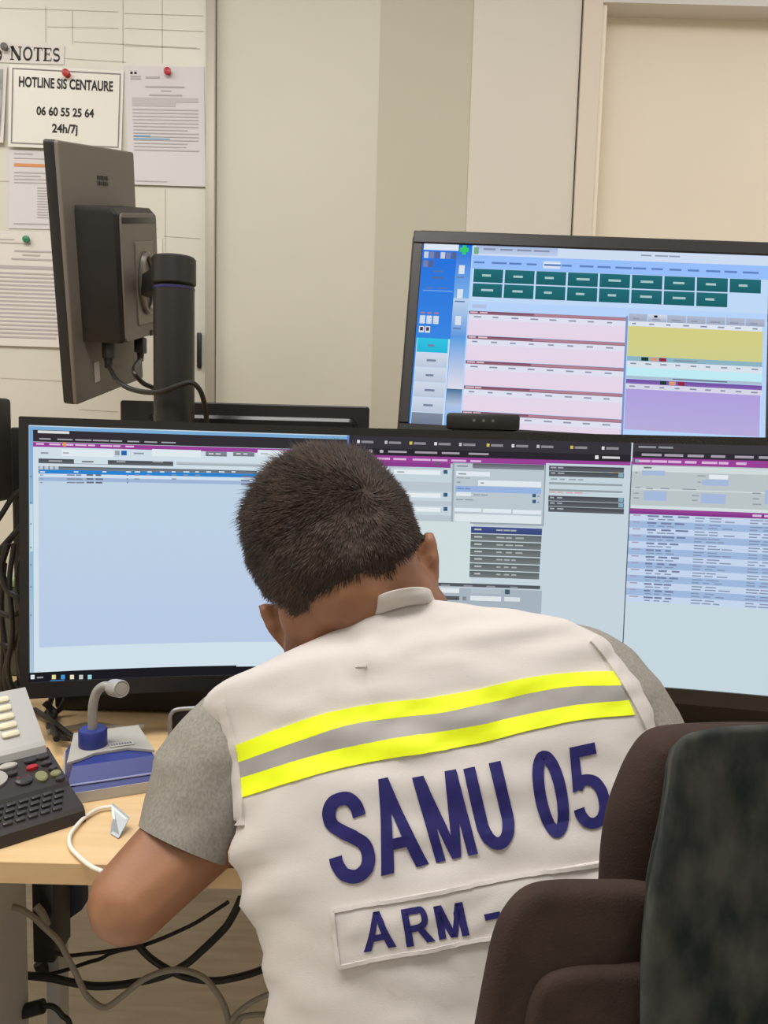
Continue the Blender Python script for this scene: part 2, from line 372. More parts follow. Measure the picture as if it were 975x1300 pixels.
def pin(px, py, m, label, Y=BY-0.008):
    c = atY(px, py, Y)
    R_ = np.array([[1, 0, 0], [0, 0, -1], [0, 1, 0]])  # lathe z -> -y
    v, f = lathe([(0.0015, -0.008), (0.0085, -0.006), (0.009, -0.003), (0.0062, 0), (0.0058, 0.007), (0.0095, 0.010), (0.0098, 0.013), (0.006, 0.0155), (0.001, 0.016)], 20, np.array([[1, 0, 0], [0, 0, 1], [0, -1, 0]])@np.diag([1, 1, 1]), c)
    return mk('push_pin', v, f, m, smooth=True, label=label, cat='pin', angle=60)
pin(84, 93, M_red, 'red push pin at the top of the hotline sign', BY-0.012)
pin(213, 91, M_red, 'red push pin at the top of the typed official letter')
pin(34, 304, M_green, 'green push pin at the top of the lowest typed notice')
pin(6, 60, mat('grey_plastic', (92, 88, 84), .4), 'dark grey push pin at the left of the NOTES strip')

# ------------------------------------------------------------------ desk
DZ = 0.75; DY0 = 0.73; DY1 = 1.9; DX0, DX1 = -1.25, 1.6
desk = thing('desk', ((DX0+DX1)/2, (DY0+DY1)/2, 0), 'beech laminate office desk carrying the monitors, phone and desk microphone', 'desk')
MB().box(((DX0+DX1)/2, (DY0+DY1)/2, DZ-0.011), (DX1-DX0, DY1-DY0, 0.021), 0.001).build('desktop', M_wood, desk, smooth=False)
MB().box(((DX0+DX1)/2, DY0-0.0005, DZ-0.011), (DX1-DX0, 0.002, 0.0215)).build('edge_band', M_woodedge, desk, smooth=False)
lx = atY(72, 1180, 1.25)[0]
for x, y in ((lx, 1.25), (1.45, 1.0), (1.45, 1.8), (-1.18, 0.95), (-1.18, 1.8)):
    MB().box((x, y, (DZ-0.021)/2), (0.022 if x == lx else 0.04, 0.04, DZ-0.022), 0.002).build('leg', M_lamin, desk)

# ------------------------------------------------------------------ screens
class Screen:
    def __init__(s): s.v = []; s.f = []; s.c = []
    def build(s, name, parent, strength=1.0):
        o = mk(name, s.v, s.f, screen_mat(strength), parent, smooth=False)
        a = o.data.color_attributes.new('Col', 'FLOAT_COLOR', 'CORNER')
        k = 0
        for p in o.data.polygons:
            cs = s.c[p.index]
            for j in range(p.loop_total): a.data[p.loop_start+j].color = (*cs[j], 1)
        return o
class Curved(Screen):
    W, H, R = 1.195, 0.336, 1.748
    c = np.array([0.130, 1.095, 1.002]); Mx = euler(-0.025, -0.035, 0)
    def P(s, u, v, d=0.0):
        r = s.R-d; th = (u-.5)*s.W/s.R
        return Curved.Mx@np.array([r*math.sin(th), -s.R+r*math.cos(th), (.5-v)*s.H])+s.cc
    def inv(s, px, py):
        o = Curved.Mx.T@(EYE-s.cc); d = Curved.Mx.T@ray(px, py); oy = o[1]+s.R
        A = d[0]**2+d[1]**2; B = o[0]*d[0]+oy*d[1]; C_ = o[0]**2+oy**2-s.R**2
        t = (-B+math.sqrt(B*B-A*C_))/A; q = o+t*d
        return math.atan2(q[0], q[1]+s.R)*s.R/s.W+.5, .5-q[2]/s.H
class Flat(Screen):
    W, H = 0.537, 0.298
    def P(s, u, v, d=0.0): return s.Mx@np.array([(u-.5)*s.W, -d, (.5-v)*s.H])+s.cc
    def inv(s, px, py):
        o = s.Mx.T@(EYE-s.cc); d = s.Mx.T@ray(px, py); t = -o[1]/d[1]; q = o+t*d
        return q[0]/s.W+.5, .5-q[2]/s.H
def uvrect(s, u0, v0, u1, v1, rgb, lay=1, rgb2=None, horiz=False):
    n = max(1, int(abs(u1-u0)/.03+.999)) if isinstance(s, Curved) else 1
    c1 = lin(rgb); c2 = lin(rgb2) if rgb2 is not None else c1; d = 0.0002*lay
    for i in range(n):
        a = u0+(u1-u0)*i/n; e = u0+(u1-u0)*(i+1)/n; b = len(s.v)
        s.v += [s.P(a, v0, d), s.P(a, v1, d), s.P(e, v1, d), s.P(e, v0, d)]; s.f.append((b, b+1, b+2, b+3))
        if horiz:
            f0, f1 = i/n, (i+1)/n; m0 = tuple(x*(1-f0)+y*f0 for x, y in zip(c1, c2)); m1 = tuple(x*(1-f1)+y*f1 for x, y in zip(c1, c2)); s.c.append((m0, m0, m1, m1))
        else: s.c.append((c1, c2, c2, c1))
def pr(s, x0, y0, x1, y1, rgb, lay=1, rgb2=None, horiz=False):
    """axis-aligned rectangle on the display; (x0,y0) and (x1,y1) where its corners show in the photo"""
    u0, v0 = s.inv(x0, y0); v1 = s.inv(x0, y1)[1]; u1 = s.inv(x1, (y0+y1)/2)[0]; uvrect(s, u0, v0, u1, v1, rgb, lay, rgb2, horiz); return u0, v0, u1, v1
def rows(s, u0, v0, u1, v1, rgb, lay=3, n=3, fill=.8):
    """a line of unreadable words"""
    x = u0; w = (u1-u0)/n
    if max(rgb) < 170: rgb = tuple(c*.58+e*.42 for c, e in zip(rgb, (190, 200, 214)))
    for i in range(n):
        L = w*(0.55+0.4*random.random())*fill/.8; uvrect(s, x, v0, min(x+L, u1), v1, rgb, lay); x += w

# ---- big curved monitor
cs = Curved(); cs.cc = Curved.c
uvrect(cs, 0, 0, 1, 1, (196, 214, 226), 0)
mon = thing('curved_monitor', (cs.cc[0], cs.cc[1]+0.05, DZ), 'very wide curved black monitor showing browser windows, in front of the seated person', 'monitor')
# casing: lofted around the screen
def curved_shell(u0, u1, v0, v1, d0, d1, nu=28):
    v = []; f = []
    for i in range(nu+1):
        u = u0+(u1-u0)*i/nu
        for (vv, d) in ((v0, d0), (v0, d1), (v1, d1), (v1, d0)): v.append(cs.P(u, vv, d))
    for i in range(nu):
        for k in range(4): a = i*4+k; b = i*4+(k+1) % 4; f.append((a, b, b+4, a+4))
    f.append((3, 2, 1, 0)); n = nu*4; f.append((n, n+1, n+2, n+3)); return v, f
bz = 0.009
b = MB(); b.add(*curved_shell(-.0085, 1.0085, -.032, -.0005, .0045, -.02)); b.add(*curved_shell(-.0085, 1.0085, 1.0005, 1.062, .0045, -.02))
b.add(*curved_shell(-.0095, -.0005, -.03, 1.06, .0045, -.02, 2)); b.add(*curved_shell(1.0005, 1.0095, -.03, 1.06, .0045, -.02, 2))
b.build('bezel', M_black, mon, angle=30)
b = MB(); b.add(*curved_shell(-.006, 1.006, -.026, 1.055, -.0012, -.045)); b.add(*curved_shell(.25, .75, .1, .9, -.045, -.085, 16))
b.build('back_shell', M_black, mon, angle=30)
# lower skirt seen under the display, plus stand
b = MB()
p0 = cs.P(.5, 1, -.08)
b.box((p0[0], p0[1]+0.03, (DZ+1.02)/2), (.09, .05, 1.02-DZ), .01)
b.build('stand_column', M_black, mon)
b = MB()
for sgn in (-1, 1):
    b.add(*tube(catmull([(p0[0], p0[1]+.03, DZ+.012), (p0[0]+sgn*.16, p0[1]-.03, DZ+.011), (p0[0]+sgn*.30, p0[1]-.12, DZ+.010)], 6), .0095, 10))
b.box((p0[0], p0[1]+.05, DZ+.010), (.16, .14, .018), .006); b.build('stand_foot', M_black, mon)
# --- content
c_dark = (52, 48, 54); c_purp = (150, 64, 150); c_pale = (202, 216, 224)
# left window
pr(cs, 37, 541, 443, 866, (120, 170, 214), 1, (170, 196, 214))
pr(cs, 42, 546, 441, 866, (206, 220, 230), 2, (208, 224, 234))
pr(cs, 42, 545.5, 441, 560.5, c_dark, 3); pr(cs, 42, 561, 441, 567, c_purp, 3)
pr(cs, 441, 549, 443.5, 580, (96, 130, 200), 3)
u0, v0 = cs.inv(48, 549); u1, _ = cs.inv(88, 549); uvrect(cs, u0, v0-.008, u1, v0+.002, (220, 220, 220), 4)
def dash(x0, y0, x1, h, rgb, n=3, lay=5, s=None):
    s = s or cs; u0, v0 = s.inv(x0, y0); u1, _ = s.inv(x1, y0); rows(s, u0, v0-h/2/320., u1, v0+h/2/320., rgb, lay, n)
dash(50, 557, 226, 1.6, (150, 146, 150), 8); dash(46, 563.5, 175, 2.0, (226, 190, 226), 8); dash(402, 567, 438, 2, (226, 190, 226), 2)
uvc = cs.inv(82, 564); uvrect(cs, uvc[0]-.0016, uvc[1]-.008, uvc[0]+.0016, uvc[1]+.008, (226, 150, 80), 6)
pr(cs, 78, 570, 144, 579, (222, 232, 238), 4); pr(cs, 193, 570, 255, 579, (222, 232, 238), 4)
pr(cs, 146, 572, 152, 578, (150, 160, 170), 4); pr(cs, 154, 572, 161, 578, (40, 100, 170), 4)
dash(52, 575, 66, 2, (110, 120, 130), 1); dash(170, 575.5, 184, 2, (110, 120, 130), 1); dash(80, 575, 90, 1.6, (160, 168, 176), 1)
for x in (261, 296): pr(cs, x, 573, x+27, 579, (134, 140, 150), 4, (110, 116, 126)); dash(x+4, 576, x+22, 1.6, (210, 212, 216), 2, 6)
pr(cs, 327, 571, 364, 579, (222, 232, 238), 4); pr(cs, 371, 573, 379, 580, (200, 218, 226), 4); dash(331, 576, 346, 1.6, (150, 160, 168), 1); dash(372, 577, 377, 3, (60, 150, 160), 1)
pr(cs, 49, 582, 220, 588, (70, 74, 82), 4, (96, 100, 106)); pr(cs, 94, 582.5, 137, 588.5, (206, 220, 228), 5)
pr(cs, 224, 586, 400, 590, (196, 206, 214), 4, (150, 158, 166))
dash(62, 585, 80, 1.6, (170, 172, 176), 1, 6); dash(104, 586, 128, 1.8, (40, 44, 50), 1, 6); dash(148, 586, 168, 1.6, (170, 172, 176), 1, 6); dash(194, 586, 208, 1.6, (170, 172, 176), 1, 6)
pr(cs, 49, 591.5, 400, 596, (96, 104, 112), 4, (120, 128, 136)); pr(cs, 49, 596, 400, 601, (44, 130, 206), 4)
for x in (50, 56.5, 63, 69.5): pr(cs, x, 591.5, x+5, 596, (190, 198, 204), 5)
for x in (51, 94, 130, 160, 171, 187, 203, 218, 233, 248, 262, 278, 294, 326, 352): dash(x, 599, x+8, 1.5, (214, 230, 244), 1, 6)
pr(cs, 49, 601, 400, 605.5, (206, 222, 236), 4); pr(cs, 49, 605.5, 400, 610.5, (160, 180, 214), 4); pr(cs, 49, 610.5, 400, 822, (190, 210, 228), 4, (184, 202, 229))
for y in (603, 608, 612.5):
    dash(51, y, 56, 1.4, (120, 130, 150), 1, 6); dash(85, y, 108, 1.6, (80, 86, 110), 2, 6); dash(110, y, 133, 2, (40, 44, 60), 2, 6); dash(306, y+2, 350, 2, (60, 60, 90), 3, 6); dash(161, y, 163, 2, (70, 80, 110), 1, 6)
for x, y in ((171, 603), (186, 603), (218, 603), (233, 603), (248, 603), (171, 608), (218, 608)): dash(x, y, x+7, 1.4, (100, 108, 130), 1, 6)
pr(cs, 37.5, 854, 300, 866.5, (28, 28, 34), 4); pr(cs, 300, 846, 443, 866, (28, 28, 34), 4)
uA, vA = cs.inv(38, 854); uB, vB = cs.inv(442, 867)
for x, c in ((39, (220, 226, 232)), (66, (230, 214, 150)), (77.5, (70, 150, 210)), (89, (236, 220, 190)), (100.5, (190, 200, 196)), (111.5, (150, 210, 214))):
    pr(cs, x, 857-.4, x+5, 862, c, 6)
pr(cs, 47, 859, 55, 861, (150, 150, 156), 6)
for x in (64, 99): pr(cs, x, 863.4, x+18, 864.4, (70, 140, 200), 6)
pr(cs, 38, 640, 42, 700, (190, 220, 226), 2)
for y in (604, 637, 664, 694, 716, 744, 780): pr(cs, 38.6, y, 40, y+2, (60, 120, 160), 5)
# middle window
c_grey = (172, 184, 192)
pr(cs, 443.5, 549, 797, 868, (198, 212, 222), 1); pr(cs, 443.5, 549, 800, 575, c_dark, 3); pr(cs, 443.5, 569.5, 800, 576, (150, 70, 152), 4)
# window bars follow the display (top aligned)
u0, vt = cs.inv(443.5, 550); u1, _ = cs.inv(797, 562)
def band(u0, u1, va, vb, c, lay, c2=None): uvrect(cs, u0, va, u1, vb, c, lay, c2)
uM0, uM1, uR0 = cs.inv(444, 700)[0], cs.inv(795, 700)[0], cs.inv(797, 700)[0]
band(uM0, uM1, 0.0, .05, (56, 53, 60), 5); band(uM0, uM1, .05, .078, (44, 40, 48), 5); band(uM0, uM1, .078, .105, (152, 66, 150), 5); band(uM0, uM1, .105, .36, c_grey, 5, (184, 196, 202))
band(uR0, 1, 0.0, .035, (64, 60, 66), 5); band(uR0, 1, .035, .06, (50, 46, 54), 5); band(uR0, 1, .06, .088, (152, 66, 150), 5); band(uR0, 1, .088, .30, (186, 196, 198), 5); band(uR0, 1, .30, 1, (198, 214, 222), 5)
uk = lambda f: uM0+(uM1-uM0)*f
for i, f in enumerate((.02, .12, .21, .30, .39, .49, .58, .67, .79, .90)):
    band(uk(f)+.004, uk(f)+.018, .02, .03, (140, 138, 144), 7); band(uk(f)-.001, uk(f)+.0022, .018, .031, ((220, 220, 224), (190, 190, 196), (210, 190, 90))[i % 3], 7)
rows(cs, uk(.13), .058, uk(.52), .066, (150, 130, 140), 7, 4); rows(cs, uk(.01), .088, uk(.5), .096, (220, 180, 220), 7, 7)
for f in (.02, .06, .1): band(uk(f), uk(f)+.004, .056, .068, (180, 180, 186), 7)
rows(cs, uk(.9), .058, uk(.98), .067, (210, 210, 214), 7, 1); band(uk(.875), uk(.875)+.004, .055, .07, (230, 230, 234), 7)
for f, c in ((.87, (200, 210, 120)), (.905, (170, 190, 180)), (.94, (214, 180, 90))): band(uk(f), uk(f)+.006, .112, .135, c, 7)
# left form column
pr(cs, 444, 585, 573, 656, (184, 196, 206), 6); pr(cs, 480, 586, 572, 591.5, (140, 60, 142), 7); pr(cs, 553, 586.5, 558, 590.5, (90, 100, 100), 8)
for y0 in (593, 622, 640): pr(cs, 470, y0, 573, y0+12 if y0 != 593 else 610, (196, 210, 218), 7)
for y0 in (596, 625, 643): pr(cs, 500, y0, 559, y0+5.5, (228, 236, 240), 8); pr(cs, 563, y0+.5, 568, y0+5.5, (56, 92, 128), 8); dash(504, y0+3, 518, 1.6, (120, 124, 130), 1, 9)
pr(cs, 444, 659, 600, 742, (206, 220, 222), 6)
pr(cs, 444, 743, 687, 866, (166, 178, 190), 6); pr(cs, 444, 737, 686, 741, (84, 88, 96), 7)
pr(cs, 554, 741.5, 686, 744, (140, 146, 152), 7)
pr(cs, 556, 746, 583, 752, (222, 230, 234), 8); pr(cs, 556, 756, 583, 761, (84, 86, 90), 8); pr(cs, 597, 756, 636, 762, (222, 230, 234), 8); pr(cs, 641, 748, 647, 754, (70, 90, 110), 8); pr(cs, 640, 757.5, 660, 763, (214, 222, 228), 8); pr(cs, 587, 757, 592, 762, (130, 136, 142), 8); pr(cs, 598, 747, 636, 753, (176, 188, 198), 8)
# centre form
pr(cs, 575, 587, 692, 664, (150, 162, 172), 6); pr(cs, 577, 588, 690, 662, (186, 198, 206), 7); pr(cs, 600, 588, 691, 594.5, (90, 94, 102), 8, (130, 136, 144)); dash(580, 591.5, 596, 1.8, (90, 94, 100), 1, 9)
pr(cs, 579, 598, 622, 604, (222, 232, 238), 8); dash(582, 601.5, 594, 1.8, (100, 104, 110), 1, 9); dash(580, 606.5, 600, 1.5, (130, 136, 142), 2, 9)
pr(cs, 607, 609.5, 687, 616.5, (224, 232, 238), 8); dash(580, 612, 585, 1.6, (100, 104, 110), 1, 9); dash(610, 613, 615, 1.6, (90, 94, 100), 1, 9)
pr(cs, 578, 616.5, 687, 624, (150, 178, 222), 8); dash(580, 620, 600, 1.6, (110, 134, 180), 2, 9)
pr(cs, 579, 624.5, 598, 629.5, (222, 230, 236), 8); dash(601, 628, 620, 1.6, (110, 116, 122), 2, 9); dash(579, 634, 601, 1.6, (110, 116, 122), 2, 9)
for x, y in ((678, 629), (678, 636.5)): pr(cs, x-2.2, y-2.2, x+2.2, y+2.2, (60, 92, 124), 9); dash(x+4, y+1, x+7, 1.6, (70, 96, 120), 1, 9)
pr(cs, 577, 644.5, 611, 649, (222, 232, 238), 8); pr(cs, 613, 645.5, 649, 650.5, (222, 232, 238), 8); pr(cs, 651, 647, 687, 652, (222, 232, 238), 8); pr(cs, 577, 652, 687, 662, (220, 230, 234), 8)
# dark table of buttons
for i in range(7):
    y = 668.2+i*9.35
    c, c2 = ((70, 84, 140), (58, 70, 120)) if i == 0 else ((92, 100, 100), (118, 124, 126))
    pr(cs, 598-.35*i, y, 688-.6*i, y+8.2, c, 8, c2); dash(602, y+3.6, 614, 2.0, (190, 196, 196), 1, 10); dash(630, y+4.6, 655+random.random()*16, 2.0, (170, 176, 176), 3, 10)
# right column
pr(cs, 693, 588, 796, 866, (196, 211, 220), 6)
for x0, y0 in ((697, 591), (697, 598), (696, 629), (696, 636), (696, 643)): pr(cs, x0, y0, 792, y0+6.5, (70, 72, 78), 8, (96, 100, 106)); dash(x0+2, y0+2.4, x0+20, 1.8, (150, 152, 156), 2, 10)
for y0 in (612, 620.5): pr(cs, 697, y0, 790, y0+2.6, (150, 160, 164), 8)
dash(699, 608, 745, 1.8, (120, 128, 134), 4, 9); dash(697, 624.5, 740, 1.6, (210, 160, 160), 4, 9)
for y0 in (602, 633, 640): pr(cs, 785, y0-1, 791, y0+4, (130, 170, 190), 10)
uvrect(cs, uR0-.0012, .075, uR0, 1, (84, 94, 106), 9)
# right window
rows(cs, uR0+.006, .012, uR0+.05, .02, (110, 106, 112), 7, 2); rows(cs, uR0+.01, .042, uR0+.16, .052, (150, 130, 140), 7, 6); rows(cs, uR0+.003, .068, uR0+.13, .078, (220, 180, 220), 7, 7)
pr(cs, 801, 591, 1150, 598, (208, 218, 220), 7); pr(cs, 801, 641, 1150, 650, (210, 222, 224), 7); pr(cs, 801, 619.5, 1150, 621, (208, 216, 220), 7)
dash(817, 593.5, 830, 2.2, (60, 64, 72), 1, 9); dash(806, 585, 812, 4, (96, 150, 140), 1, 9)
for q in ((815, 597, 844, 603), (891, 608.5, 925, 616), (817, 623, 846, 635), (890, 626.5, 921, 639), (971, 622, 1010, 640)): pr(cs, *q, (164, 184, 218), 8)
pr(cs, 900, 602.5, 924, 608, (226, 234, 240), 8)
for q in ((806, 600, 811), (885, 604, 898), (885, 612, 890), (806, 619, 815), (820, 620, 832), (838, 620, 856), (866, 621, 892), (804, 626, 811), (804, 632, 814), (878, 629, 888), (878, 635, 886), (955, 626, 968), (955, 633, 968), (955, 640, 967)): dash(q[0], q[1], q[2], 1.6, (120, 128, 134), 1, 9)
u0, v0, u1, v1 = pr(cs, 800, 645.5, 1140, 654+6, (146, 60, 146), 8, (122, 50, 128)) if False else (0, 0, 0, 0)
uP, vP = cs.inv(799.5, 645); _, vQ = cs.inv(799.5, 652); uvrect(cs, uP, vP, .985, vQ, (156, 74, 156), 8, (124, 50, 128)); rows(cs, cs.inv(955, 655)[0], vP+.007, cs.inv(985, 655)[0], vP+.016, (220, 190, 220), 9, 2)
_, vE = cs.inv(792, 763); n = 13
for i in range(n):
    va = vQ+(vE-vQ)*i/n; vb = vQ+(vE-vQ)*(i+1)/n; hh = (vb-va)
    uvrect(cs, uP, va, .985, vb, (196, 212, 236) if i % 2 == 0 else (158, 184, 220), 8)
    rows(cs, uP+.004, va+.1*hh, uP+.016, va+.28*hh, (150, 120, 160), 9, 1)
    rows(cs, uP+.020, va+.12*hh, uP+.05+.02*random.random(), va+.38*hh, (60, 72, 120), 9, 3); rows(cs, uP+.021, va+.6*hh, uP+.052, va+.78*hh, (96, 110, 150), 9, 3)
    for k in (0.072, .13, .2): rows(cs, uP+k, va+.2*hh, uP+k+.03, va+.38*hh, (96, 110, 150), 9, 2); rows(cs, uP+k, va+.62*hh, uP+k+.035+.015*random.random(), va+.8*hh, (96, 110, 150), 9, 3)
scr = cs.build('screen', mon, 1.0); scr['label'] = 'lit display showing three browser windows'

# ---- webcam bar on top of the curved monitor
uw, _ = cs.inv(613, 545); q = cs.P(uw, -.031, -.006)
wc = thing('webcam_bar', (q[0], q[1], q[2]), 'flat black webcam bar perched on the top edge of the curved monitor', 'webcam')
wM = Curved.Mx@euler(-(uw-.5)*1.195/1.748, 0, 0)
b = MB(); b.box(q+np.array([0, 0, .0135]), (.101, .022, .023), .004, 2, wM); b.build('body', M_black, wc)
b = MB(); b.box(q+np.array([0, .002, .0012]), (.085, .016, .0022), .0005, 1, wM); b.build('foot', M_blackg, wc)
b = MB()
for dx in (-.013, 0, .013):
    v, f = lathe([(.0022, 0), (.0022, .0012), (.001, .0015)], 14, np.array([[1, 0, 0], [0, 0, -1], [0, 1, 0]]).T@np.diag([1, 1, 1]))
    v = np.array(v)*np.array([1, 1, 1]); b.add((v@wM.T)+q+wM@np.array([dx, -.0115, .015]), f)
b.build('lens', mat('lens_grey', (96, 92, 92), .3), wc)

# ---- upper flat monitor
fs = Flat(); fs.cc = np.array([0.3105, 1.250, 1.326]); fs.Mx = euler(math.radians(-5.27), math.radians(-13.5), math.radians(1.9))
up = thing('flat_monitor', (fs.cc[0], fs.cc[1]+.1, DZ), 'flat black monitor with green button grid and pink tables, standing above the curved one', 'monitor')
def flatT(v): return np.asarray(v)@fs.Mx.T+fs.cc
bw, bh = .537+.032, .298+.046
b = MB()
for (cx, cz, sx, sz) in ((0, .149+.0105, bw, .021), (0, -.149-.0105, bw, .021), (-.2685-.008, 0, .016, .298), (.2685+.008, 0, .016, .298)):
    b.add(flatT(np.array(rbox((sx, .014, sz), .0015, 1)[0])+np.array([cx, .003, cz])), rbox((sx, .014, sz), .0015, 1)[1])
# rounded outer rim
rim, rf = slab(bw+.004, bh+.004, .024, .016, .003); b.add(flatT(rim+np.array([0, .0135, 0])), rf)
b.build('casing', M_black, up)
b = MB(); b.add(flatT(np.array(rbox((.2, .04, .16), .012, 2)[0])+np.array([0, .04, -.02])), rbox((.2, .04, .16), .012, 2)[1]); b.build('back_box', M_black, up)
pc = flatT(np.array([[0, .085, -.03]]))[0]
b = MB(); b.box((pc[0], pc[1]+.02, (DZ+pc[2])/2+.01), (.05, .03, pc[2]-DZ+.02), .008); b.build('stand_column', M_black, up)
b = MB(); b.box((pc[0], pc[1]+.03, DZ+.008), (.25, .2, .015), .006); b.build('stand_foot', M_black, up)
uvrect(fs, 0, 0, 1, 1, (176, 208, 250), 0, (190, 214, 250))
def fr(x0, y0, x1, y1, c, lay=2, c2=None, horiz=False): return pr(fs, x0, y0, x1, y1, c, lay, c2, horiz)
u_ = lambda x: fs.inv(x, 420)[0]
uvrect(fs, 0, 0, .148, 1, (40, 112, 220), 1, (70, 150, 230)); uvrect(fs, .148-.045, 0, .148, .3, (36, 110, 220), 2, (120, 176, 232)); uvrect(fs, .103, .3, .148, .52, (190, 210, 234), 2, (90, 150, 220)); uvrect(fs, .103, .52, .148, .8, (92, 160, 226), 2, (220, 220, 232)); uvrect(fs, .103, .8, .148, .88, (64, 110, 150), 2, (170, 190, 216)); uvrect(fs, .103, .88, .148, 1, (176, 196, 226), 2, (120, 180, 240))
uvrect(fs, .004, 0, .108, .035, (220, 230, 244), 3)
for j in range(2):
    for i in range(6 if j == 0 else 2): uvrect(fs, .006+i*.0165, .045+j*.05, .006+i*.0165+.0135, .082+j*.05, [(200, 206, 220), (120, 130, 170), (90, 100, 140)][(i+j) % 3], 4)
rows(fs, .04, .15, .07, .16, (20, 60, 140), 4, 1); rows(fs, .035, .185, .075, .197, (16, 40, 110), 4, 1); uvrect(fs, .01, .262, .1, .267, (120, 170, 230), 4); rows(fs, .02, .245, .09, .254, (20, 60, 140), 4, 2)
for i in range(3): uvrect(fs, .008+i*.02, .405, .024+i*.02, .45, (210, 220, 236), 4); uvrect(fs, .01+i*.02, .385, .022+i*.02, .395, (180, 120, 130), 4)
for i in range(2): uvrect(fs, .008+i*.018, .465, .023+i*.018, .5, (220, 224, 236), 4); uvrect(fs, .011+i*.018, .47, .02+i*.018, .49, (90, 50, 60), 5)
for k in range(6):
    va = .53+k*.0815; c = (52, 196, 226) if k == 0 else ((206, 216, 232) if k < 5 else (130, 140, 160)); c2 = (40, 180, 214) if k == 0 else ((188, 198, 218) if k < 5 else (110, 120, 140))
    uvrect(fs, .006, va, .097, va+.078, c, 4, c2); rows(fs, .038, va+.035, .07, va+.046, (60, 76, 110), 5, 1)
uvrect(fs, .004, .53, .102, 1, (196, 222, 244), 3)
uvrect(fs, .112, .015, .138, .04, (60, 200, 110), 4); uvrect(fs, .119, .002, .131, .055, (60, 200, 110), 4)
for va in (.115, .25, .4): uvrect(fs, .113, va, .13, va+.05, (216, 226, 238), 4); rows(fs, .108, va+.065, .14, va+.073, (40, 80, 150), 4, 1)
# browser window
uW = .152
uvrect(fs, uW, 0, 1, .055, (206, 220, 242), 3); uvrect(fs, uW, .055, 1, .13, (150, 190, 250), 3); uvrect(fs, uW+.008, 0, .40, .045, (170, 186, 220), 4, (190, 204, 232))
uvrect(fs, uW+.002, .01, uW+.016, .05, (120, 170, 140), 5)
rows(fs, uW+.03, .014, .38, .024, (90, 100, 140), 5, 4); rows(fs, .64, .018, .76, .026, (110, 120, 150), 5, 3); rows(fs, uW+.005, .09, .98, .101, (96, 130, 190), 5, 16)
uvrect(fs, .36, .075, .41, .115, (214, 226, 244), 4)
uvrect(fs, uW, .13, 1, .315, (190, 216, 246), 3)
cw = (1-.16)/9.25
for j in range(2):
    for i in range(9 if j == 0 else 8):
        x0 = .158+i*(.985-.158)/9; y0 = .132+j*.082
        uvrect(fs, x0, y0, x0+.0865, y0+.075, (38, 108, 118), 5, (30, 96, 104)); rows(fs, x0+.025, y0+.03, x0+.065, y0+.042, (170, 200, 204), 6, 1)
uvrect(fs, uW+.008, .33, uW+.05, .352, (176, 190, 226), 4)
xm = .605
for k in range(5):
    va = .368+k*.137
    uvrect(fs, uW, va, xm, va+.018, (120, 70, 88), 5, (150, 110, 130)); uvrect(fs, uW+.19, va+.002, xm, va+.014, (176, 130, 146), 6)
    uvrect(fs, uW, va+.018, xm, va+.05, (222, 224, 240), 5); uvrect(fs, uW, va+.048, xm, va+.134, (228, 214, 234), 5, (230, 212, 230))
    for i in range(8): rows(fs, uW+.015+i*.055, va+.028, uW+.04+i*.055, va+.036, (110, 110, 140), 6, 1)
    rows(fs, uW+.004, va+.004, uW+.06, va+.012, (220, 190, 200), 7, 2)
uvrect(fs, xm, .36, xm+.006, 1, (120, 150, 200), 5)
xr = xm+.008
for i in range(7): uvrect(fs, xr+i*.0545, .345, xr+i*.0545+.052, .385, (176, 186, 206) if i != 1 else (214, 220, 232), 5, (160, 168, 190)); rows(fs, xr+i*.0545+.012, .368, xr+i*.0545+.04, .376, (110, 114, 140), 6, 1)
uvrect(fs, xr+.071, .35, xr+.081, .362, (30, 30, 50), 7)
uvrect(fs, xr, .386, .985, .412, (220, 228, 240), 5)
for i in range(8): rows(fs, xr+.01+i*.048, .395, xr+.03+i*.048, .403, (100, 104, 140), 6, 1)
uvrect(fs, xr, .412, .988, .575, (212, 206, 132), 5, (206, 206, 140))
uvrect(fs, xr, .575, .988, .6, (140, 180, 196), 5); rows(fs, xr+.13, .585, xr+.24, .592, (80, 100, 120), 6, 1)
for x, c in ((.04, (30, 60, 50)), (.065, (214, 150, 120)), (.09, (150, 40, 60))): uvrect(fs, xr+x, .578, xr+x+.02, .597, c, 6); uvrect(fs, xr+x+.055, .70, xr+x+.073, .72, c, 6)
uvrect(fs, xr, .60, .988, .635, (216, 226, 236), 5); uvrect(fs, xr, .635, .988, .68, (190, 234, 244), 5); uvrect(fs, xr, .68, .988, .695, (170, 190, 210), 5); uvrect(fs, xr+.13, .685, xr+.28, .691, (90, 110, 130), 6)
uvrect(fs, xr, .698, .988, .722, (110, 80, 160), 5, (130, 100, 176)); uvrect(fs, xr, .722, .988, .75, (214, 214, 232), 5)
for i in range(9): rows(fs, xr+.01+i*.042, .61, xr+.03+i*.042, .618, (110, 114, 140), 6, 1); rows(fs, xr+.01+i*.042, .732, xr+.03+i*.042, .74, (110, 104, 140), 6, 1)
uvrect(fs, xr, .75, .984, .965, (176, 160, 222), 5, (184, 172, 220)); uvrect(fs, xr, .965, .99, 1, (180, 212, 248), 5)
uvrect(fs, .988, .36, 1, 1, (186, 212, 248), 4)
scr = fs.build('screen', up, 1.0); scr['label'] = 'lit display with green buttons and pink, yellow and violet tables'

# ---- soundbar under the curved monitor
sl = atY(70, 905, 1.14)[0]
sb = thing('sound_bar', (.1, 1.15, DZ), 'long low black bar on the desk under the curved monitor', 'speaker')
MB().box(((sl+.7)/2, 1.165, DZ+.045), (.7-sl, .06, .086), .006).build('body', M_black, sb)
for x in (sl+.03, .67): MB().box((x, 1.165, DZ+.002), (.03, .05, .004), .001).build('foot', M_blackg, sb)

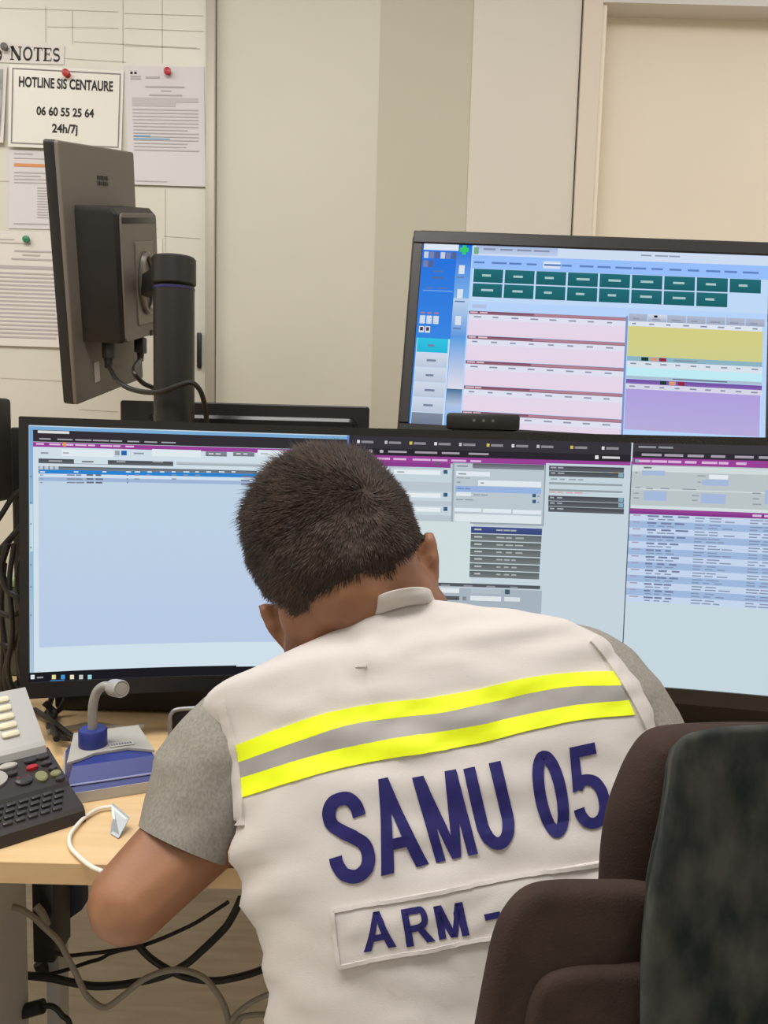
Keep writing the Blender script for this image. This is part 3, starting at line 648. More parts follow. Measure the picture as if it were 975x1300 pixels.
# ------------------------------------------------------------------ upright (portrait) monitor seen from behind
k_ = 0.90
pc_ = EYE+k_*(np.array([-.654, 1.86, 1.516])-EYE); PM = euler(math.radians(80.92), math.radians(5.04), math.radians(-14.55)); pw, ph = .32*k_, .54*k_
def PT(v): return np.asarray(v, float)@PM.T+pc_      # local: x = towards the far edge, y<0 = towards us/right (rear), z up
pole_c = atY(221, 430, 1.50); 
pm = thing('upright_monitor', (pole_c[0], pole_c[1], DZ), 'dark monitor turned upright, seen from behind on a thick black pole', 'monitor')
b = MB(); v, f = slab(pw, ph, .010, .006, .003); b.add(PT(v+np.array([0, .005, 0])), f); b.build('back_panel', M_backgrey, pm)
b = MB(); v, f = slab(pw+.001, ph+.001, .024, .006, .003); b.add(PT(v+np.array([0, .018, 0])), f); b.build('front_frame', M_black, pm)
# connector housing: stands out of the back, bevelled
hx0, hx1, hz0, hz1 = -.135*k_, .06*k_, -.13*k_, .135*k_
hd = .075
def hull(v): return PT(v)
b = MB()
prof = [(-.105, -.0), (-.085, -hd*.92), (-.078, -hd), (.078, -hd), (.084, -hd*.92), (.092, 0)]
hz = (-.122, .135)
vv = []; ff = []
for zz, sh in ((hz[0], .004), (hz[0]+.006, 0), (hz[1]-.012, 0), (hz[1], .012)):
    for (x, y) in prof: vv.append((x*(1-sh*2), min(0, y+(sh*1.0 if y < -.05 else 0)), zz))
n = len(prof)
for a in range(3):
    for i in range(n-1): ff.append((a*n+i, a*n+i+1, (a+1)*n+i+1, (a+1)*n+i))
ff.append(tuple(range(n))[::-1]); ff.append(tuple(range(3*n, 4*n)))
b.add(PT(np.array(vv)), ff); b.build('connector_housing', M_black, pm, angle=25)
b = MB(); v, f = slab(.152, .245, .004, .01, .001); b.add(PT(v+np.array([0, -hd-.0015, .003])), f); b.build('rear_cover', M_backgrey, pm)
b = MB(); v, f = rbox((.145, .004, .012), .001); b.add(PT(np.array(v)+np.array([0, -hd-.002, .112])), f); b.build('cover_ridge', M_blackg, pm)
b = MB(); v, f = slab(.075, .165, .004, .004, .001); b.add(PT(v+np.array([.012, -hd-.005, -.01])), f); b.build('mount_plate', M_bracket, pm)
b = MB()
ring = [(.012+.026*math.cos(a), -hd-.010, -.01+.058*math.sin(a)) for a in np.linspace(0, 2*math.pi, 41)]
v, f = tube(PT(ring), .006, 8, False); b.add(v, f); b.build('mount_ring', mat('steel_ring', (120, 116, 110), .3, .6), pm)
b = MB(); v, f = rbox((.014, .004, .012), .002); b.add(PT(np.array(v)+np.array([.035, -hd-.004, -.115])), f); b.build('latch', M_blackg, pm)
# maker's badge on the back: unreadable grey relief mark
b = MB()
for j in range(2):
    for i in range(6):
        v, f = rbox((.0035+.001*((i*3+j) % 3), .0012, .0085-.001*((i+j) % 3))); b.add(PT(np.array(v)+np.array([-.012+i*.0072, -.0008, .176+j*.0105])), f)
b.build('badge', mat('badge_grey', (44, 40, 40), .4), pm, smooth=False)
b = MB(); v, f = slab(.02, .042, .0012, .002, .0003); b.add(PT(v+np.array([-.062, -.0012, -.19])), f); b.build('sticker', M_lgrey, pm)
# arm and pole
pr_ = .0375; zt = atY(221, 362, 1.5)[2]; zc1 = atY(221, 327, 1.5)[2]
b = MB(); v, f = lathe([(pr_, DZ), (pr_, zt-.004)], 40, None, (pole_c[0], pole_c[1], 0)); b.add(v, f); b.build('pole', M_black, pm)
b = MB(); v, f = lathe([(pr_+.0008, zt-.009), (pr_+.0008, zt-.005)], 40, None, (pole_c[0], pole_c[1], 0)); b.add(v, f); b.build('blue_ring', mat('dark_blue_ring', (36, 36, 92), .4), pm)
b = MB(); v, f = lathe([(pr_+.001, zt), (pr_+.003, zt+.002), (pr_+.003, zc1-.004), (pr_, zc1), (.002, zc1)], 40, None, (pole_c[0], pole_c[1], 0)); b.add(v, f); b.build('collar', M_black, pm)
tip = PT(np.array([[.012, -hd-.006, -.005]]))[0]; zz = (zt+zc1)/2
c0 = np.array([pole_c[0], pole_c[1], zz])
dv = tip-c0; dv[2] = 0; L = np.linalg.norm(dv); dv /= L; sv = np.array([-dv[1], dv[0], 0]); Mx_ = np.array([dv, sv, [0, 0, 1]]).T
b = MB(); b.box(c0+dv*L*.5, (L, .03, .044), .006, 2, Mx_); b.build('arm', M_black, pm)
b = MB(); b.box((pole_c[0], pole_c[1], DZ+.008), (.18, .16, .014), .005); b.build('clamp_base', M_black, pm)
# cables of the upright monitor
q0 = PT(np.array([[-.070, -.035, -.127], [.03, -.055, -.127]]))
cab = thing('power_plug', q0[0]+np.array([0, 0, -.06]), 'thick black plug and lead under the upright monitor, nearer the sticker', 'cable')
b = MB(); b.tube([q0[0]+np.array([0, 0, .004]), q0[0]+np.array([0, 0, -.03])], [.013, .012], 10); b.tube([q0[0]+np.array([0, 0, -.03]), q0[0]+np.array([0, 0, -.05])], [.009, .007], 10); b.build('plug', M_black, cab)
def pts(L, Y): return [atY(x, y, (Y if np.isscalar(Y) else Y[i])) for i, (x, y) in enumerate(L)]
e0 = q0[0]+np.array([0, 0, -.045])
MB().tube(catmull([e0]+pts([(150, 484), (170, 495), (200, 498), (228, 489), (244, 486), (256, 500), (262, 530), (262, 560)], [1.5, 1.47, 1.45, 1.44, 1.44, 1.45, 1.47, 1.5]), 8), .0048, 10).build('lead', M_black, cab)
cab = thing('video_plug', q0[1]+np.array([0, 0, -.06]), 'black plug and lead under the upright monitor, nearer the pole', 'cable')
b = MB(); b.box(q0[1]+np.array([0, 0, -.016]), (.02, .03, .034), .003); b.tube([q0[1]+np.array([0, 0, -.03]), q0[1]+np.array([0, 0, -.05])], [.008, .006], 10); b.build('plug', M_black, cab)
MB().tube(catmull([q0[1]+np.array([0, 0, -.045])]+pts([(170, 470), (180, 485), (194, 492), (215, 500), (235, 540)], [1.55, 1.55, 1.56, 1.57, 1.58]), 8), .0048, 10).build('lead', M_black, cab)

# ------------------------------------------------------------------ monitor facing away, top edge showing behind the curved one
bm_c = np.array([(atY(152, 520, 1.72)[0]+atY(469, 520, 1.72)[0])/2, 1.72, 0]); bwid = atY(469, 520, 1.72)[0]-atY(152, 520, 1.72)[0]; btop = atY(310, 512, 1.72)[2]
bk = thing('rear_monitor', (bm_c[0], bm_c[1], DZ), 'black monitor facing away behind the curved one, only its top edge showing', 'monitor')
b = MB(); v, f = slab(bwid, .32, .02, .006, .003); b.add(v+np.array([bm_c[0], bm_c[1]+.012, btop-.16]), f); b.build('panel', M_black, bk)
b = MB(); v, f = slab(bwid-.09, .29, .03, .02, .01); b.add(v+np.array([bm_c[0]+.02, bm_c[1]-.01, btop-.17]), f); b.build('back_cover', M_blackg, bk)
b = MB(); b.box((bm_c[0], bm_c[1]-.02, (DZ+.01+btop-.11)/2), (.05, .03, btop-.12-DZ), .008); b.build('stand_column', M_black, bk)
b = MB(); b.box((bm_c[0], bm_c[1]-.01, DZ+.008), (.22, .17, .015), .006); b.build('stand_foot', M_black, bk)

# ------------------------------------------------------------------ left edge: loudspeaker, post, cable bundle
s0 = atY(17, 506, 1.18); s1 = atY(13, 634, 1.18)
spk = thing('loudspeaker', (s0[0]-.06, 1.12, s1[2]), 'black box loudspeaker cut by left picture border, level with the top of the curved monitor', 'speaker')
b = MB(); b.box((s0[0]-.062, 1.12, (s0[2]+s1[2])/2), (.12, .12, s0[2]-s1[2]), .006); b.build('cabinet', M_black, spk)
b = MB(); b.add(*[np.array(slab(.1, .11, .004, .008, .001)[0])+np.array([s0[0]-.062, 1.058, (s0[2]+s1[2])/2]), slab(.1, .11, .004, .008, .001)[1]]); b.build('grille', mat('speaker_cloth', (22, 20, 20), .9, bump=.4, bump_scale=600), spk)
b = MB(); b.tube([(s0[0]-.065, 1.13, DZ+.012), (s0[0]-.065, 1.13, s1[2]+.004)], .012, 14); b.build('stand_rod', M_black, spk)
b = MB(); v, f = lathe([(.06, DZ), (.06, DZ+.006), (.05, DZ+.012), (.004, DZ+.014)], 28, None, (s0[0]-.065, 1.13, 0)); b.add(v, f); b.build('stand_foot', M_black, spk)
px0 = atY(22, 700, 1.22)
b = MB(); zt_ = atY(22, 545, 1.22)[2]
post = thing('support_post', (px0[0], 1.22, DZ), 'flat black upright post close behind the left edge of the curved monitor', 'post')
b = MB(); b.box((px0[0]+.006, 1.225, (DZ+zt_)/2+.003), (.022, .018, zt_-DZ), .003); b.build('bar', M_black, post)
b = MB(); b.box((px0[0]+.006, 1.225, DZ+.005), (.05, .05, .008), .002); b.build('foot_plate', M_black, post)
def cable(P, r, m, label, name='cable', n=9, cat='cable', group=None):
    v, f = tube(catmull(P, n), r, 10); return mk(name, v, f, m, label=label, cat=cat, group=group)
cl = 'cables hanging beside the left edge of the curved monitor'
for i, L in enumerate(([(-6, 665), (4, 650), (14, 634), (24, 624), (38, 620)], [(-5, 705), (8, 690), (24, 672), (40, 655)], [(6, 715), (2, 760), (4, 820), (2, 880), (5, 905)],
          [(10, 690), (2, 720), (9, 748), (22, 760), (30, 790), (24, 830), (30, 870)], [(-4, 775), (12, 782), (26, 776), (36, 760)], [(2, 816), (14, 822), (28, 820), (40, 812)],
          [(18, 690), (12, 740), (16, 800), (10, 850), (18, 880), (40, 902)], [(30, 700), (24, 740), (30, 790), (12, 830), (8, 870), (24, 900)], [(3, 790), (8, 830), (14, 868), (30, 893)])):
    P = pts(L, 1.095+.012*(i % 3))
    cable(P, .0036+.0012*(i % 2), M_cable, ['thin black cable arching to the loudspeaker at the left border, topmost of the bundle', 'black cable sloping up to the curved monitor, second of the bundle from the top'][i] if i < 2 else 'black cable in the tangle beside the left edge of the curved monitor', group=None if i < 2 else cl)
gb = thing('small_box', atY(8, 775, 1.2), 'small dark green-topped box behind the cable tangle at the left border', 'box')
c_ = atY(6, 745, 1.29)
b = MB(); b.box((c_[0], 1.31, (DZ+c_[2])/2), (.05, .04, c_[2]-DZ), .004); b.build('body', mat('dull_green_grey', (88, 92, 84), .6), gb)
b = MB(); b.box((c_[0], 1.31, c_[2]+.006), (.052, .042, .012), .003); b.build('lid', mat('soft_green', (150, 176, 130), .5), gb)

# cables and papers between phone and sound bar
for i, L in enumerate(([(56, 892), (70, 906), (62, 922), (76, 935), (96, 938)], [(58, 915), (74, 902), (84, 886)], [(66, 885), (62, 910), (72, 938)], [(60, 930), (90, 925), (120, 920), (160, 926), (182, 922)], [(52, 900), (66, 916), (90, 934), (108, 940)])):
    P = [atZ(x, y, DZ+.012+.006*(i % 3)) if y > 915 else atY(x, y, 1.1+.01*i) for x, y in L]
    P = [np.array([p[0], min(p[1], 1.12), max(p[2], DZ+.006)]) for p in P]
    cable(P, .0042, M_cable if i != 3 else M_gcable, 'black cable coiled on the desk between the phone and the microphone' if i != 3 else 'pale grey cable lying on the desk behind the desk microphone', group='cables behind the desk microphone' if i != 3 else None)

# ------------------------------------------------------------------ desk phone
A = atZ(109, 1043, DZ); B = atZ(-60, 1097, DZ)
ex = (A-B); ex[2] = 0; ex /= np.linalg.norm(ex); ey = np.array([-ex[1], ex[0], 0]); ez = np.array([0, 0, 1.0])
PWd = .20
def ph_(x, y, z): return A+ex*x+ey*y+ez*z       # x: 0 at the right side, negative leftwards
phn = thing('desk_phone', ph_(-PWd/2, .1, 0), 'dark office desk phone with silver display panel and cream keys, on the desk at left', 'telephone')
def prof_ext(prof, x0, x1, name, m, parent, **k):
    v, f = prism(prof, x0, x1, (A, ey, ez, ex)); return mk(name, v, f, m, parent, **k)
kp = [(0, 0), (.002, .012), (.006, .016), (.044, .025), (.047, .029), (.110, .048), (.110, 0)]
prof_ext(kp, -PWd, 0, 'keypad_body', mat('phone_black', (44, 38, 38), .5), phn, smooth=False)
s_ = [(.105, .040), (.101, .043), (.105, .053), (.109, .057), (.172, .105), (.177, .102), (.182, .05), (.182, 0), (.115, 0), (.115, .04)]
prof_ext(s_, -PWd, -.004, 'display_panel', M_silverp, phn, smooth=False)
def onslope(x, y, lift=0, a=(.047, .029), b_=(.110, .048)):
    t = (y-a[0])/(b_[0]-a[0]); z = a[1]+t*(b_[1]-a[1]); n = np.array([-(b_[1]-a[1]), b_[0]-a[0]]); n /= np.linalg.norm(n)
    return ph_(x, y+n[0]*lift, z+n[1]*lift), n
def key(x, y, sx, sy, h, m, name, a, b_, bev=.0015, round_=False, **k):
    c, n = onslope(x, y, 0, a, b_); N = ey*n[0]+ez*n[1]; T = np.cross(N, ex); Mx = np.array([ex, T, N]).T
    if round_:
        v, f = lathe([(1, -.002), (1, h*.7), (.8, h), (.02, h)], 24); v = np.array(v)*np.array([sx/2, sy/2, 1])
        return mk(name, v@Mx.T+c, f, m, phn, **k)
    v, f = rbox((sx, sy, h+.002), bev); return mk(name, np.array(v)@Mx.T+c+N*(h/2-.001), f, m, phn, **k)
Fa, Fb = (.109, .057), (.172, .105)
for i in range(5):
    key(-.036-.0003*i, .162-.0097*i, .020, .0085, .004, M_keycream, 'soft_key', Fa, Fb, .003)
    for r in (0, 1): pass
key(-.110, .139, .112, .046, .0006, mat('display_glass', (70, 62, 50), .2), 'display', Fa, Fb, .0003)
Ka, Kb = (.047, .029), (.110, .048)
M_key = mat('phone_key', (58, 52, 54), .35)
for (x, y, m, sx, sy, rd) in ((-.05, .134, M_lgrey, .02, .011, True), (-.026, .134, M_key, .014, .010, True), (-.006-.006, .135, M_key, .014, .010, True), (-.028, .118, M_red, .013, .009, True), (-.012, .119, M_key, .012, .009, True), (-.05, .116, M_key, .012, .009, True),
                             (-.009, .105, M_key, .010, .009, True), (-.042, .096, M_key, .018, .018, True), (-.042, .101, M_red, .013, .005, False), (-.024, .094, mat('olive_key', (128, 128, 88), .4), .013, .02, True), (-.009, .092, mat('olive_key', (128, 128, 88), .4), .012, .012, True), (-.008, .079, M_key, .010, .009, True), (-.076, .115, mat('navigator_grey', (170, 166, 160), .4), .042, .036, True)):
    key(x, .047+(y-.072)*.74, sx, sy*.85, .004, m, 'button', Ka, Kb, .0015, rd)
for j in range(4):
    for i in range(11 if j < 3 else 7):
        key(-.014-.0125*i-(.004*j), .0385-.0088*j, .0095, .005, .003, M_key, 'letter_key', (.006, .016), (.044, .025), .001)
key(-.13, .0125, .04, .005, .003, M_key, 'space_key', (.006, .016), (.044, .025), .001)

# ------------------------------------------------------------------ desk microphone
A2 = atZ(99, 1020, DZ); B2 = atZ(212, 1002, DZ); mx = B2-A2; mx[2] = 0; mw = np.linalg.norm(mx); mx /= mw; my = np.array([-mx[1], mx[0], 0])
x0 = -.016
mic = thing('desk_microphone', A2+mx*mw/2+my*.06, 'grey and blue paging microphone station with gooseneck between phone and man', 'microphone')
def mp(x, y, z): return A2+mx*x+my*y+ez*z
MDp = .125
def loft4(b, lower, upper): b.add(lower+upper, [(0, 1, 2, 3)[::-1], (4, 5, 6, 7), (0, 1, 5, 4), (1, 2, 6, 5), (2, 3, 7, 6), (3, 0, 4, 7)])
b = MB(); loft4(b, [mp(x0, 0, 0), mp(mw, 0, 0), mp(mw-.006, MDp, 0), mp(x0+.006, MDp, 0)], [mp(x0, .001, .012), mp(mw, .001, .012), mp(mw-.006, MDp, .014), mp(x0+.006, MDp, .014)]); b.build('base', M_lgrey, mic, smooth=False)
ft = .036
b = MB(); loft4(b, [mp(x0+.002, .002, .012), mp(mw-.001, .002, .012), mp(mw-.008, MDp-.002, .014), mp(x0+.008, MDp-.002, .014)], [mp(x0+.012, .024, ft-.002), mp(mw-.012, .024, ft-.002), mp(mw-.022, MDp-.01, ft), mp(x0+.022, MDp-.01, ft)]); b.build('blue_front', M_blue, mic, smooth=False)
top = [(x0+.006, .028), (x0+.02, .034), (.022, .046), (.06, .048), (mw-.010, .03), (mw-.018, MDp-.006), (x0+.018, MDp-.006)]
b = MB(); v = [mp(x, y, ft-.001) for x, y in top]+[mp(x, y, ft+.002) for x, y in top]; n = len(top); b.add(v, [(i, (i+1) % n, n+(i+1) % n, n+i) for i in range(n)]+[tuple(range(n))[::-1], tuple(range(n, 2*n))]); b.build('grey_top', M_lgrey, mic, smooth=False)
b = MB(); b.add(*tube([mp(x0+.003, .0075, .019), mp(mw-.003, .0075, .019)], .0012, 6)); b.build('pale_stripe', mat('pale_blue_line', (150, 156, 196), .4), mic)
cc = atZ(118, 946, DZ+ft+.002); 
b = MB(); v, f = lathe([(.0165, 0), (.0168, .002), (.0168, .019), (.0155, .021), (.002, .021)], 32, None, cc); b.add(v, f); b.build('blue_collar', M_blue, mic)
Yc = cc[1]
gp = [cc+np.array([0, 0, .018]), atY(117.5, 905, Yc), atY(119, 890, Yc), atY(124, 877, Yc), atY(133, 871, Yc-.002), atY(144, 873, Yc-.006)]
b = MB(); b.add(*tube(catmull(gp, 8), .0056, 14)); b.build('gooseneck', mat('gooseneck_grey', (156, 152, 146), .4, .2), mic)
dd = atY(163, 876, Yc-.03)-gp[-1]; dd /= np.linalg.norm(dd); Mz = np.array(Vector(dd).to_track_quat('Z', 'Y').to_matrix())
v, f = lathe([(.007, -.004), (.0098, -.002), (.0105, .004), (.0105, .018), (.0098, .0205), (.0085, .0205), (.008, .0195), (.001, .0195)], 28, Mz, gp[-1]); mk('capsule', v, f, M_silverp, mic)
v, f = lathe([(.008, .0196), (.007, .0204), (.001, .0208)], 24, Mz, gp[-1]); mk('grille', mat('mic_mesh', (150, 146, 140), .5, bump=.5, bump_scale=1500), mic) if False else mk('grille', v, f, mat('mic_mesh', (168, 162, 154), .5, bump=.5, bump_scale=1500), mic)
# unreadable maker's plate on the top
pa = [atZ(x, y, DZ+ft+.0026) for x, y in ((137, 944), (168, 940.5), (171, 945), (140, 949))]
mk('name_plate', pa+[p+np.array([0, 0, .0006]) for p in pa], [(0, 1, 2, 3), (7, 6, 5, 4), (0, 4, 5, 1), (1, 5, 6, 2), (2, 6, 7, 3), (3, 7, 4, 0)], mat('pale_plate', (196, 190, 178), .5), mic, smooth=False)
b = MB()
for i in range(8):
    t0 = .06+.112*i; q = [pa[0]*(1-t)*.5+pa[1]*t*.5+pa[3]*(1-t)*.5+pa[2]*t*.5+np.array([0, 0, .0008]) for t in (t0, t0+.075)]
    nrm = (pa[0]-pa[3])*.22; b.add([q[0]-nrm, q[1]-nrm, q[1]+nrm, q[0]+nrm], [(0, 1, 2, 3)])
b.build('plate_marks', mat('mark_blue_grey', (120, 120, 140), .6), mic, smooth=False)

# ------------------------------------------------------------------ silver-framed device, white cable, plastic sleeve
Yd = .985
fr_ = [atY(216, 962, Yd), atY(216, 915, Yd), atY(218, 906, Yd), atY(225, 901, Yd), atY(250, 899, Yd), atY(300, 897, Yd), atY(309, 899, Yd), atY(313, 906, Yd), atY(313, 962, Yd)]
fr_[0][2] = DZ+.004; fr_[-1][2] = DZ+.004
dev = thing('tablet_stand', (fr_[0][0]+.05, Yd, DZ), 'small black device with a silver tube rim, half hidden by the grey sleeve', 'device')
MB().tube(catmull(fr_, 6), .0028, 10).build('rim', mat('silver_rim', (150, 150, 150), .35, .4), dev)
b = MB(); wd = fr_[7][0]-fr_[1][0]-.005; hh = fr_[4][2]-DZ-.004; v, f = slab(wd, hh, .012, .005, .002); b.add(v+np.array([(fr_[7][0]+fr_[1][0])/2, Yd+.006, DZ+hh/2+.001]), f); b.build('body', M_black, dev)
v, f, a = glyphs('2', .0)
bq = [atY(229.5, 915, Yd-.0005), atY(232.5, 915, Yd-.0005), atY(232.5, 922, Yd-.0005), atY(229.5, 922, Yd-.0005)]
MB().add([np.array(bq[3])*(1-x)*(1-y)+bq[2]*x*(1-y)+bq[1]*x*y+bq[0]*(1-x)*y for x, y in v], f).build('indicator', M_lgrey, dev, smooth=False)
P = [atZ(x, y, DZ+.004) for x, y in ((141, 1024), (125, 1027), (111, 1035), (102, 1043), (92, 1055), (88, 1064), (90, 1076), (102, 1089), (116, 1100), (132, 1107))]
cable(P, .0021, M_wcable, 'thin white cable looping over the bare desktop beside the man\'s elbow')
q = [atZ(141, 1021, DZ+.022), atZ(163, 1040, DZ+.012), atZ(150, 1064, DZ+.001), atZ(140, 1058, DZ+.001), atZ(143, 1040, DZ+.012)]
v = q+[p+np.array([.001, .002, .0008]) for p in q]; n = 5
mk('plastic_sleeve', v, [tuple(range(n)), tuple(range(n, 2*n))[::-1]]+[(i, (i+1) % n, n+(i+1) % n, n+i) for i in range(n)], mat('pale_blue_plastic', (176, 188, 198), .25, trans=.35), smooth=False,
   label='crumpled pale blue translucent plastic sleeve standing by the man\'s elbow', cat='plastic sleeve')

# ------------------------------------------------------------------ under the desk
ped_x1 = atY(37, 1200, 1.17)[0]; pz = .672
ped = thing('drawer_pedestal', ((ped_x1-.4+ped_x1)/2, .965, 0), 'white laminate pedestal cabinet under the left end of the desk', 'cabinet')
MB().box((ped_x1-.2, .965, pz/2+.01), (.4, .40, pz-.02), .002).build('body', M_lamin, ped, smooth=False)
MB().box((ped_x1-.2, .758, pz/2+.01), (.392, .012, pz-.03), .002).build('door', mat('white_laminate_door', (186, 182, 182), .5), ped, smooth=False)
MB().box((ped_x1-.2, .965, .0055), (.38, .38, .011)).build('plinth', M_black, ped, smooth=False)
fo = atY(8, 1158, .9)
fol = thing('blue_folder', (ped_x1-.17, .98, pz), 'blue cardboard folder lying on top of the white pedestal', 'folder')
MB().box((ped_x1-.17, 1.0, pz+.012), (.27, .22, .022), .003).build('cover', mat('blue_card', (52, 66, 130), .6), fol)
MB().box((ped_x1-.167, 1.0, pz+.012), (.275, .21, .014), .001).build('sheets', M_paper2, fol)
bx0, bx1 = atY(39, 1190, 1.2)[0], atY(67, 1190, 1.2)[0]; bz0 = atY(55, 1226, 1.2)[2]
ctr = thing('cable_box', ((bx0+bx1)/2, 1.2, bz0), 'black box of wiring hung under the desk beside the white leg', 'cable box')
MB().box(((bx0+bx1)/2, 1.24, (bz0+DZ-.021)/2), (bx1-bx0, .07, DZ-.021-bz0), .004).build('case', M_black, ctr)
MB().tube(catmull(pts([(46, 1150), (54, 1160), (60, 1175)], 1.19), 6), .006, 8).build('socket_lead', M_gcable, ctr)
MB().tube(catmull(pts([(50, 1222), (54, 1232), (52, 1240)], 1.215), 6), .010, 8).build('strain_relief', M_cable, ctr)
bagv = pts([(76, 1150), (104, 1150), (104, 1155), (78, 1174)], 1.3)
v = bagv+[p+np.array([0, .03, 0]) for p in bagv]
for p in v[:2]+v[4:6]: p[2] = DZ-.0215
mk('fabric_pouch', v, [(0, 1, 2, 3), (7, 6, 5, 4), (0, 4, 5, 1), (1, 5, 6, 2), (2, 6, 7, 3), (3, 7, 4, 0)], mat('slate_blue_fabric', (66, 72, 90), .9), smooth=False, label='slate blue fabric pouch fixed under the desk just right of the white leg', cat='pouch')
under = [
    ([(306, 1140), (299, 1156), (288, 1175), (273, 1191), (255, 1208), (236, 1224), (207, 1239), (162, 1249), (122, 1252), (90, 1247), (66, 1242), (30, 1238)], .0062, M_cable, 'thick black cable sweeping from the desk edge down left to the pedestal'),
    ([(150, 1160), (166, 1185), (177, 1202), (196, 1220), (229, 1238), (266, 1245), (295, 1242), (332, 1231), (380, 1205)], .0058, M_cable, 'thick black cable sagging rightward from behind the elbow toward the vest'),
    ([(290, 1145), (273, 1156), (240, 1176), (185, 1199), (142, 1207), (110, 1211), (85, 1213), (64, 1207)], .0032, M_cable, 'thin black cable straight below the elbow, upper of the thin pair'),
    ([(185, 1200), (144, 1209), (128, 1217), (111, 1222), (85, 1231), (59, 1237), (30, 1238)], .0032, M_cable, 'thin black cable below the elbow, lower of the thin pair'),
    ([(10, 1150), (26, 1154), (42, 1164), (55, 1176), (70, 1190), (79, 1202), (88, 1220), (96, 1235), (105, 1255), (114, 1268), (133, 1279), (155, 1265), (185, 1242), (222, 1231), (255, 1239), (273, 1257), (286, 1280), (293, 1310)], .0046, M_gcable, 'long wavy grey cable hanging under the desk in front of the black ones'),
    ([(290, 1310), (296, 1292), (314, 1276), (332, 1266), (360, 1255)], .0042, M_gcable, 'short grey cable at bottom rising right behind the vest, upper one'),
    ([(292, 1320), (304, 1294), (318, 1289), (340, 1288), (360, 1290)], .0042, M_gcable, 'short grey cable at bottom running flat toward the vest, lower one'),
    ([(78, 1246), (76, 1258), (80, 1268), (84, 1290), (80, 1320)], .0030, mat('clear_cable', (196, 188, 174), .4), 'thin pale cable dropping from the black one beside the pedestal')]
for i, (L, r, m, lab) in enumerate(under):
    cable(pts(L, 1.18+.014*i if m is not M_gcable else 1.12), r, m, lab)
plug = thing('power_connector', atY(46, 1290, 1.15), 'black power connector and its short lead low beside the pedestal', 'plug')
b = MB(); pa_, pb_ = atY(30, 1284, 1.15), atY(55, 1277, 1.15); b.tube(catmull([pa_, (pa_+pb_)/2, pb_], 4), .011, 12); b.build('plug', M_cable, plug)
MB().tube(catmull(pts([(54, 1277), (64, 1277), (72, 1281), (80, 1290), (87, 1296), (93, 1315)], 1.15), 6), .0042, 8).build('lead', M_cable, plug)

# ================================================================== the person
def balls(segs):
    """segs: list of (p, q, rp, rq[, squash]) -> overlapping spheres along each bone"""
    vs = []; fs = []; bm = bmesh.new(); bmesh.ops.create_icosphere(bm, subdivisions=2, radius=1.0)
    sv = np.array([tuple(v.co) for v in bm.verts]); sf = [tuple(v.index for v in f.verts) for f in bm.faces]; bm.free(); base = 0
    for sg in segs:
        p, q, rp, rq = np.asarray(sg[0], float), np.asarray(sg[1], float), sg[2], sg[3]
        M = sg[4] if len(sg) > 4 else np.eye(3)
        L = np.linalg.norm(q-p); n = max(1, int(L/(min(rp, rq)*0.3))+1)
        for i in range(n+1):
            t = i/n if n else 0
            vs.append((sv*(rp+(rq-rp)*t))@M.T+p+(q-p)*t); fs += [tuple(k+base for k in f) for f in sf]; base += len(sv)
            if L < 1e-6: break
    return np.vstack(vs), fs
def remesh(v, f, vox, it=6):
    me = bpy.data.meshes.new('r'); me.from_pydata([tuple(x) for x in v], [], f); o = bpy.data.objects.new('r', me); COL.objects.link(o)
    m = o.modifiers.new('r', 'REMESH'); m.mode = 'VOXEL'; m.voxel_size = vox
    s = o.modifiers.new('s', 'SMOOTH'); s.iterations = it; s.factor = 0.5
    dg = bpy.context.evaluated_depsgraph_get(); e = o.evaluated_get(dg); m2 = e.to_mesh()
    V = np.array([tuple(x.co) for x in m2.vertices]); Fc = [tuple(p.vertices) for p in m2.polygons]; e.to_mesh_clear()
    bpy.data.objects.remove(o); bpy.data.meshes.remove(me); return V, Fc
nrmz = lambda a: np.asarray(a, float)/np.linalg.norm(a)

# --- head frame (bowed forward, tipped to the left)
hc = atY(421, 692, .86)
e_im = Rv*.926+Uv*.378                                  # ear axis, towards the right ear
u_im = -Rv*.378+Uv*.926
e_ax = nrmz(e_im); aw = nrmz(np.cross(u_im, e_ax)); 
if aw[1] < 0: aw = -aw
ph0 = math.radians(33)
h_up = nrmz(math.cos(ph0)*u_im+math.sin(ph0)*aw); h_fw = nrmz(np.cross(h_up, e_ax)); 
if h_fw[1] < 0: h_fw = -h_fw
HM = np.array([e_ax, h_fw, h_up]).T
def hp(x, y, z): return hc+HM@np.array([x, y, z])
c7 = atY(500, 800, .838)

Lsh = atY(318, 925, .775); Lel = atY(166, 1143, .695); Lwr = np.array([-.075, .885, DZ+.036])
Rsh = atY(765, 868, .785); Rel = np.array([.335, .70, DZ+.045]); Rwr = np.array([.13, .89, DZ+.036])
waist = np.array([.090, .672, .71]); pelvis = np.array([.115, .57, .565])
chest = (Lsh+Rsh)/2+np.array([0, .01, -.07])
segs = []
def ell(c, r, M=None, sc=(1, 1, 1)):
    M = (np.eye(3) if M is None else M)@np.diag(sc); segs.append((c, c, r, r, M))
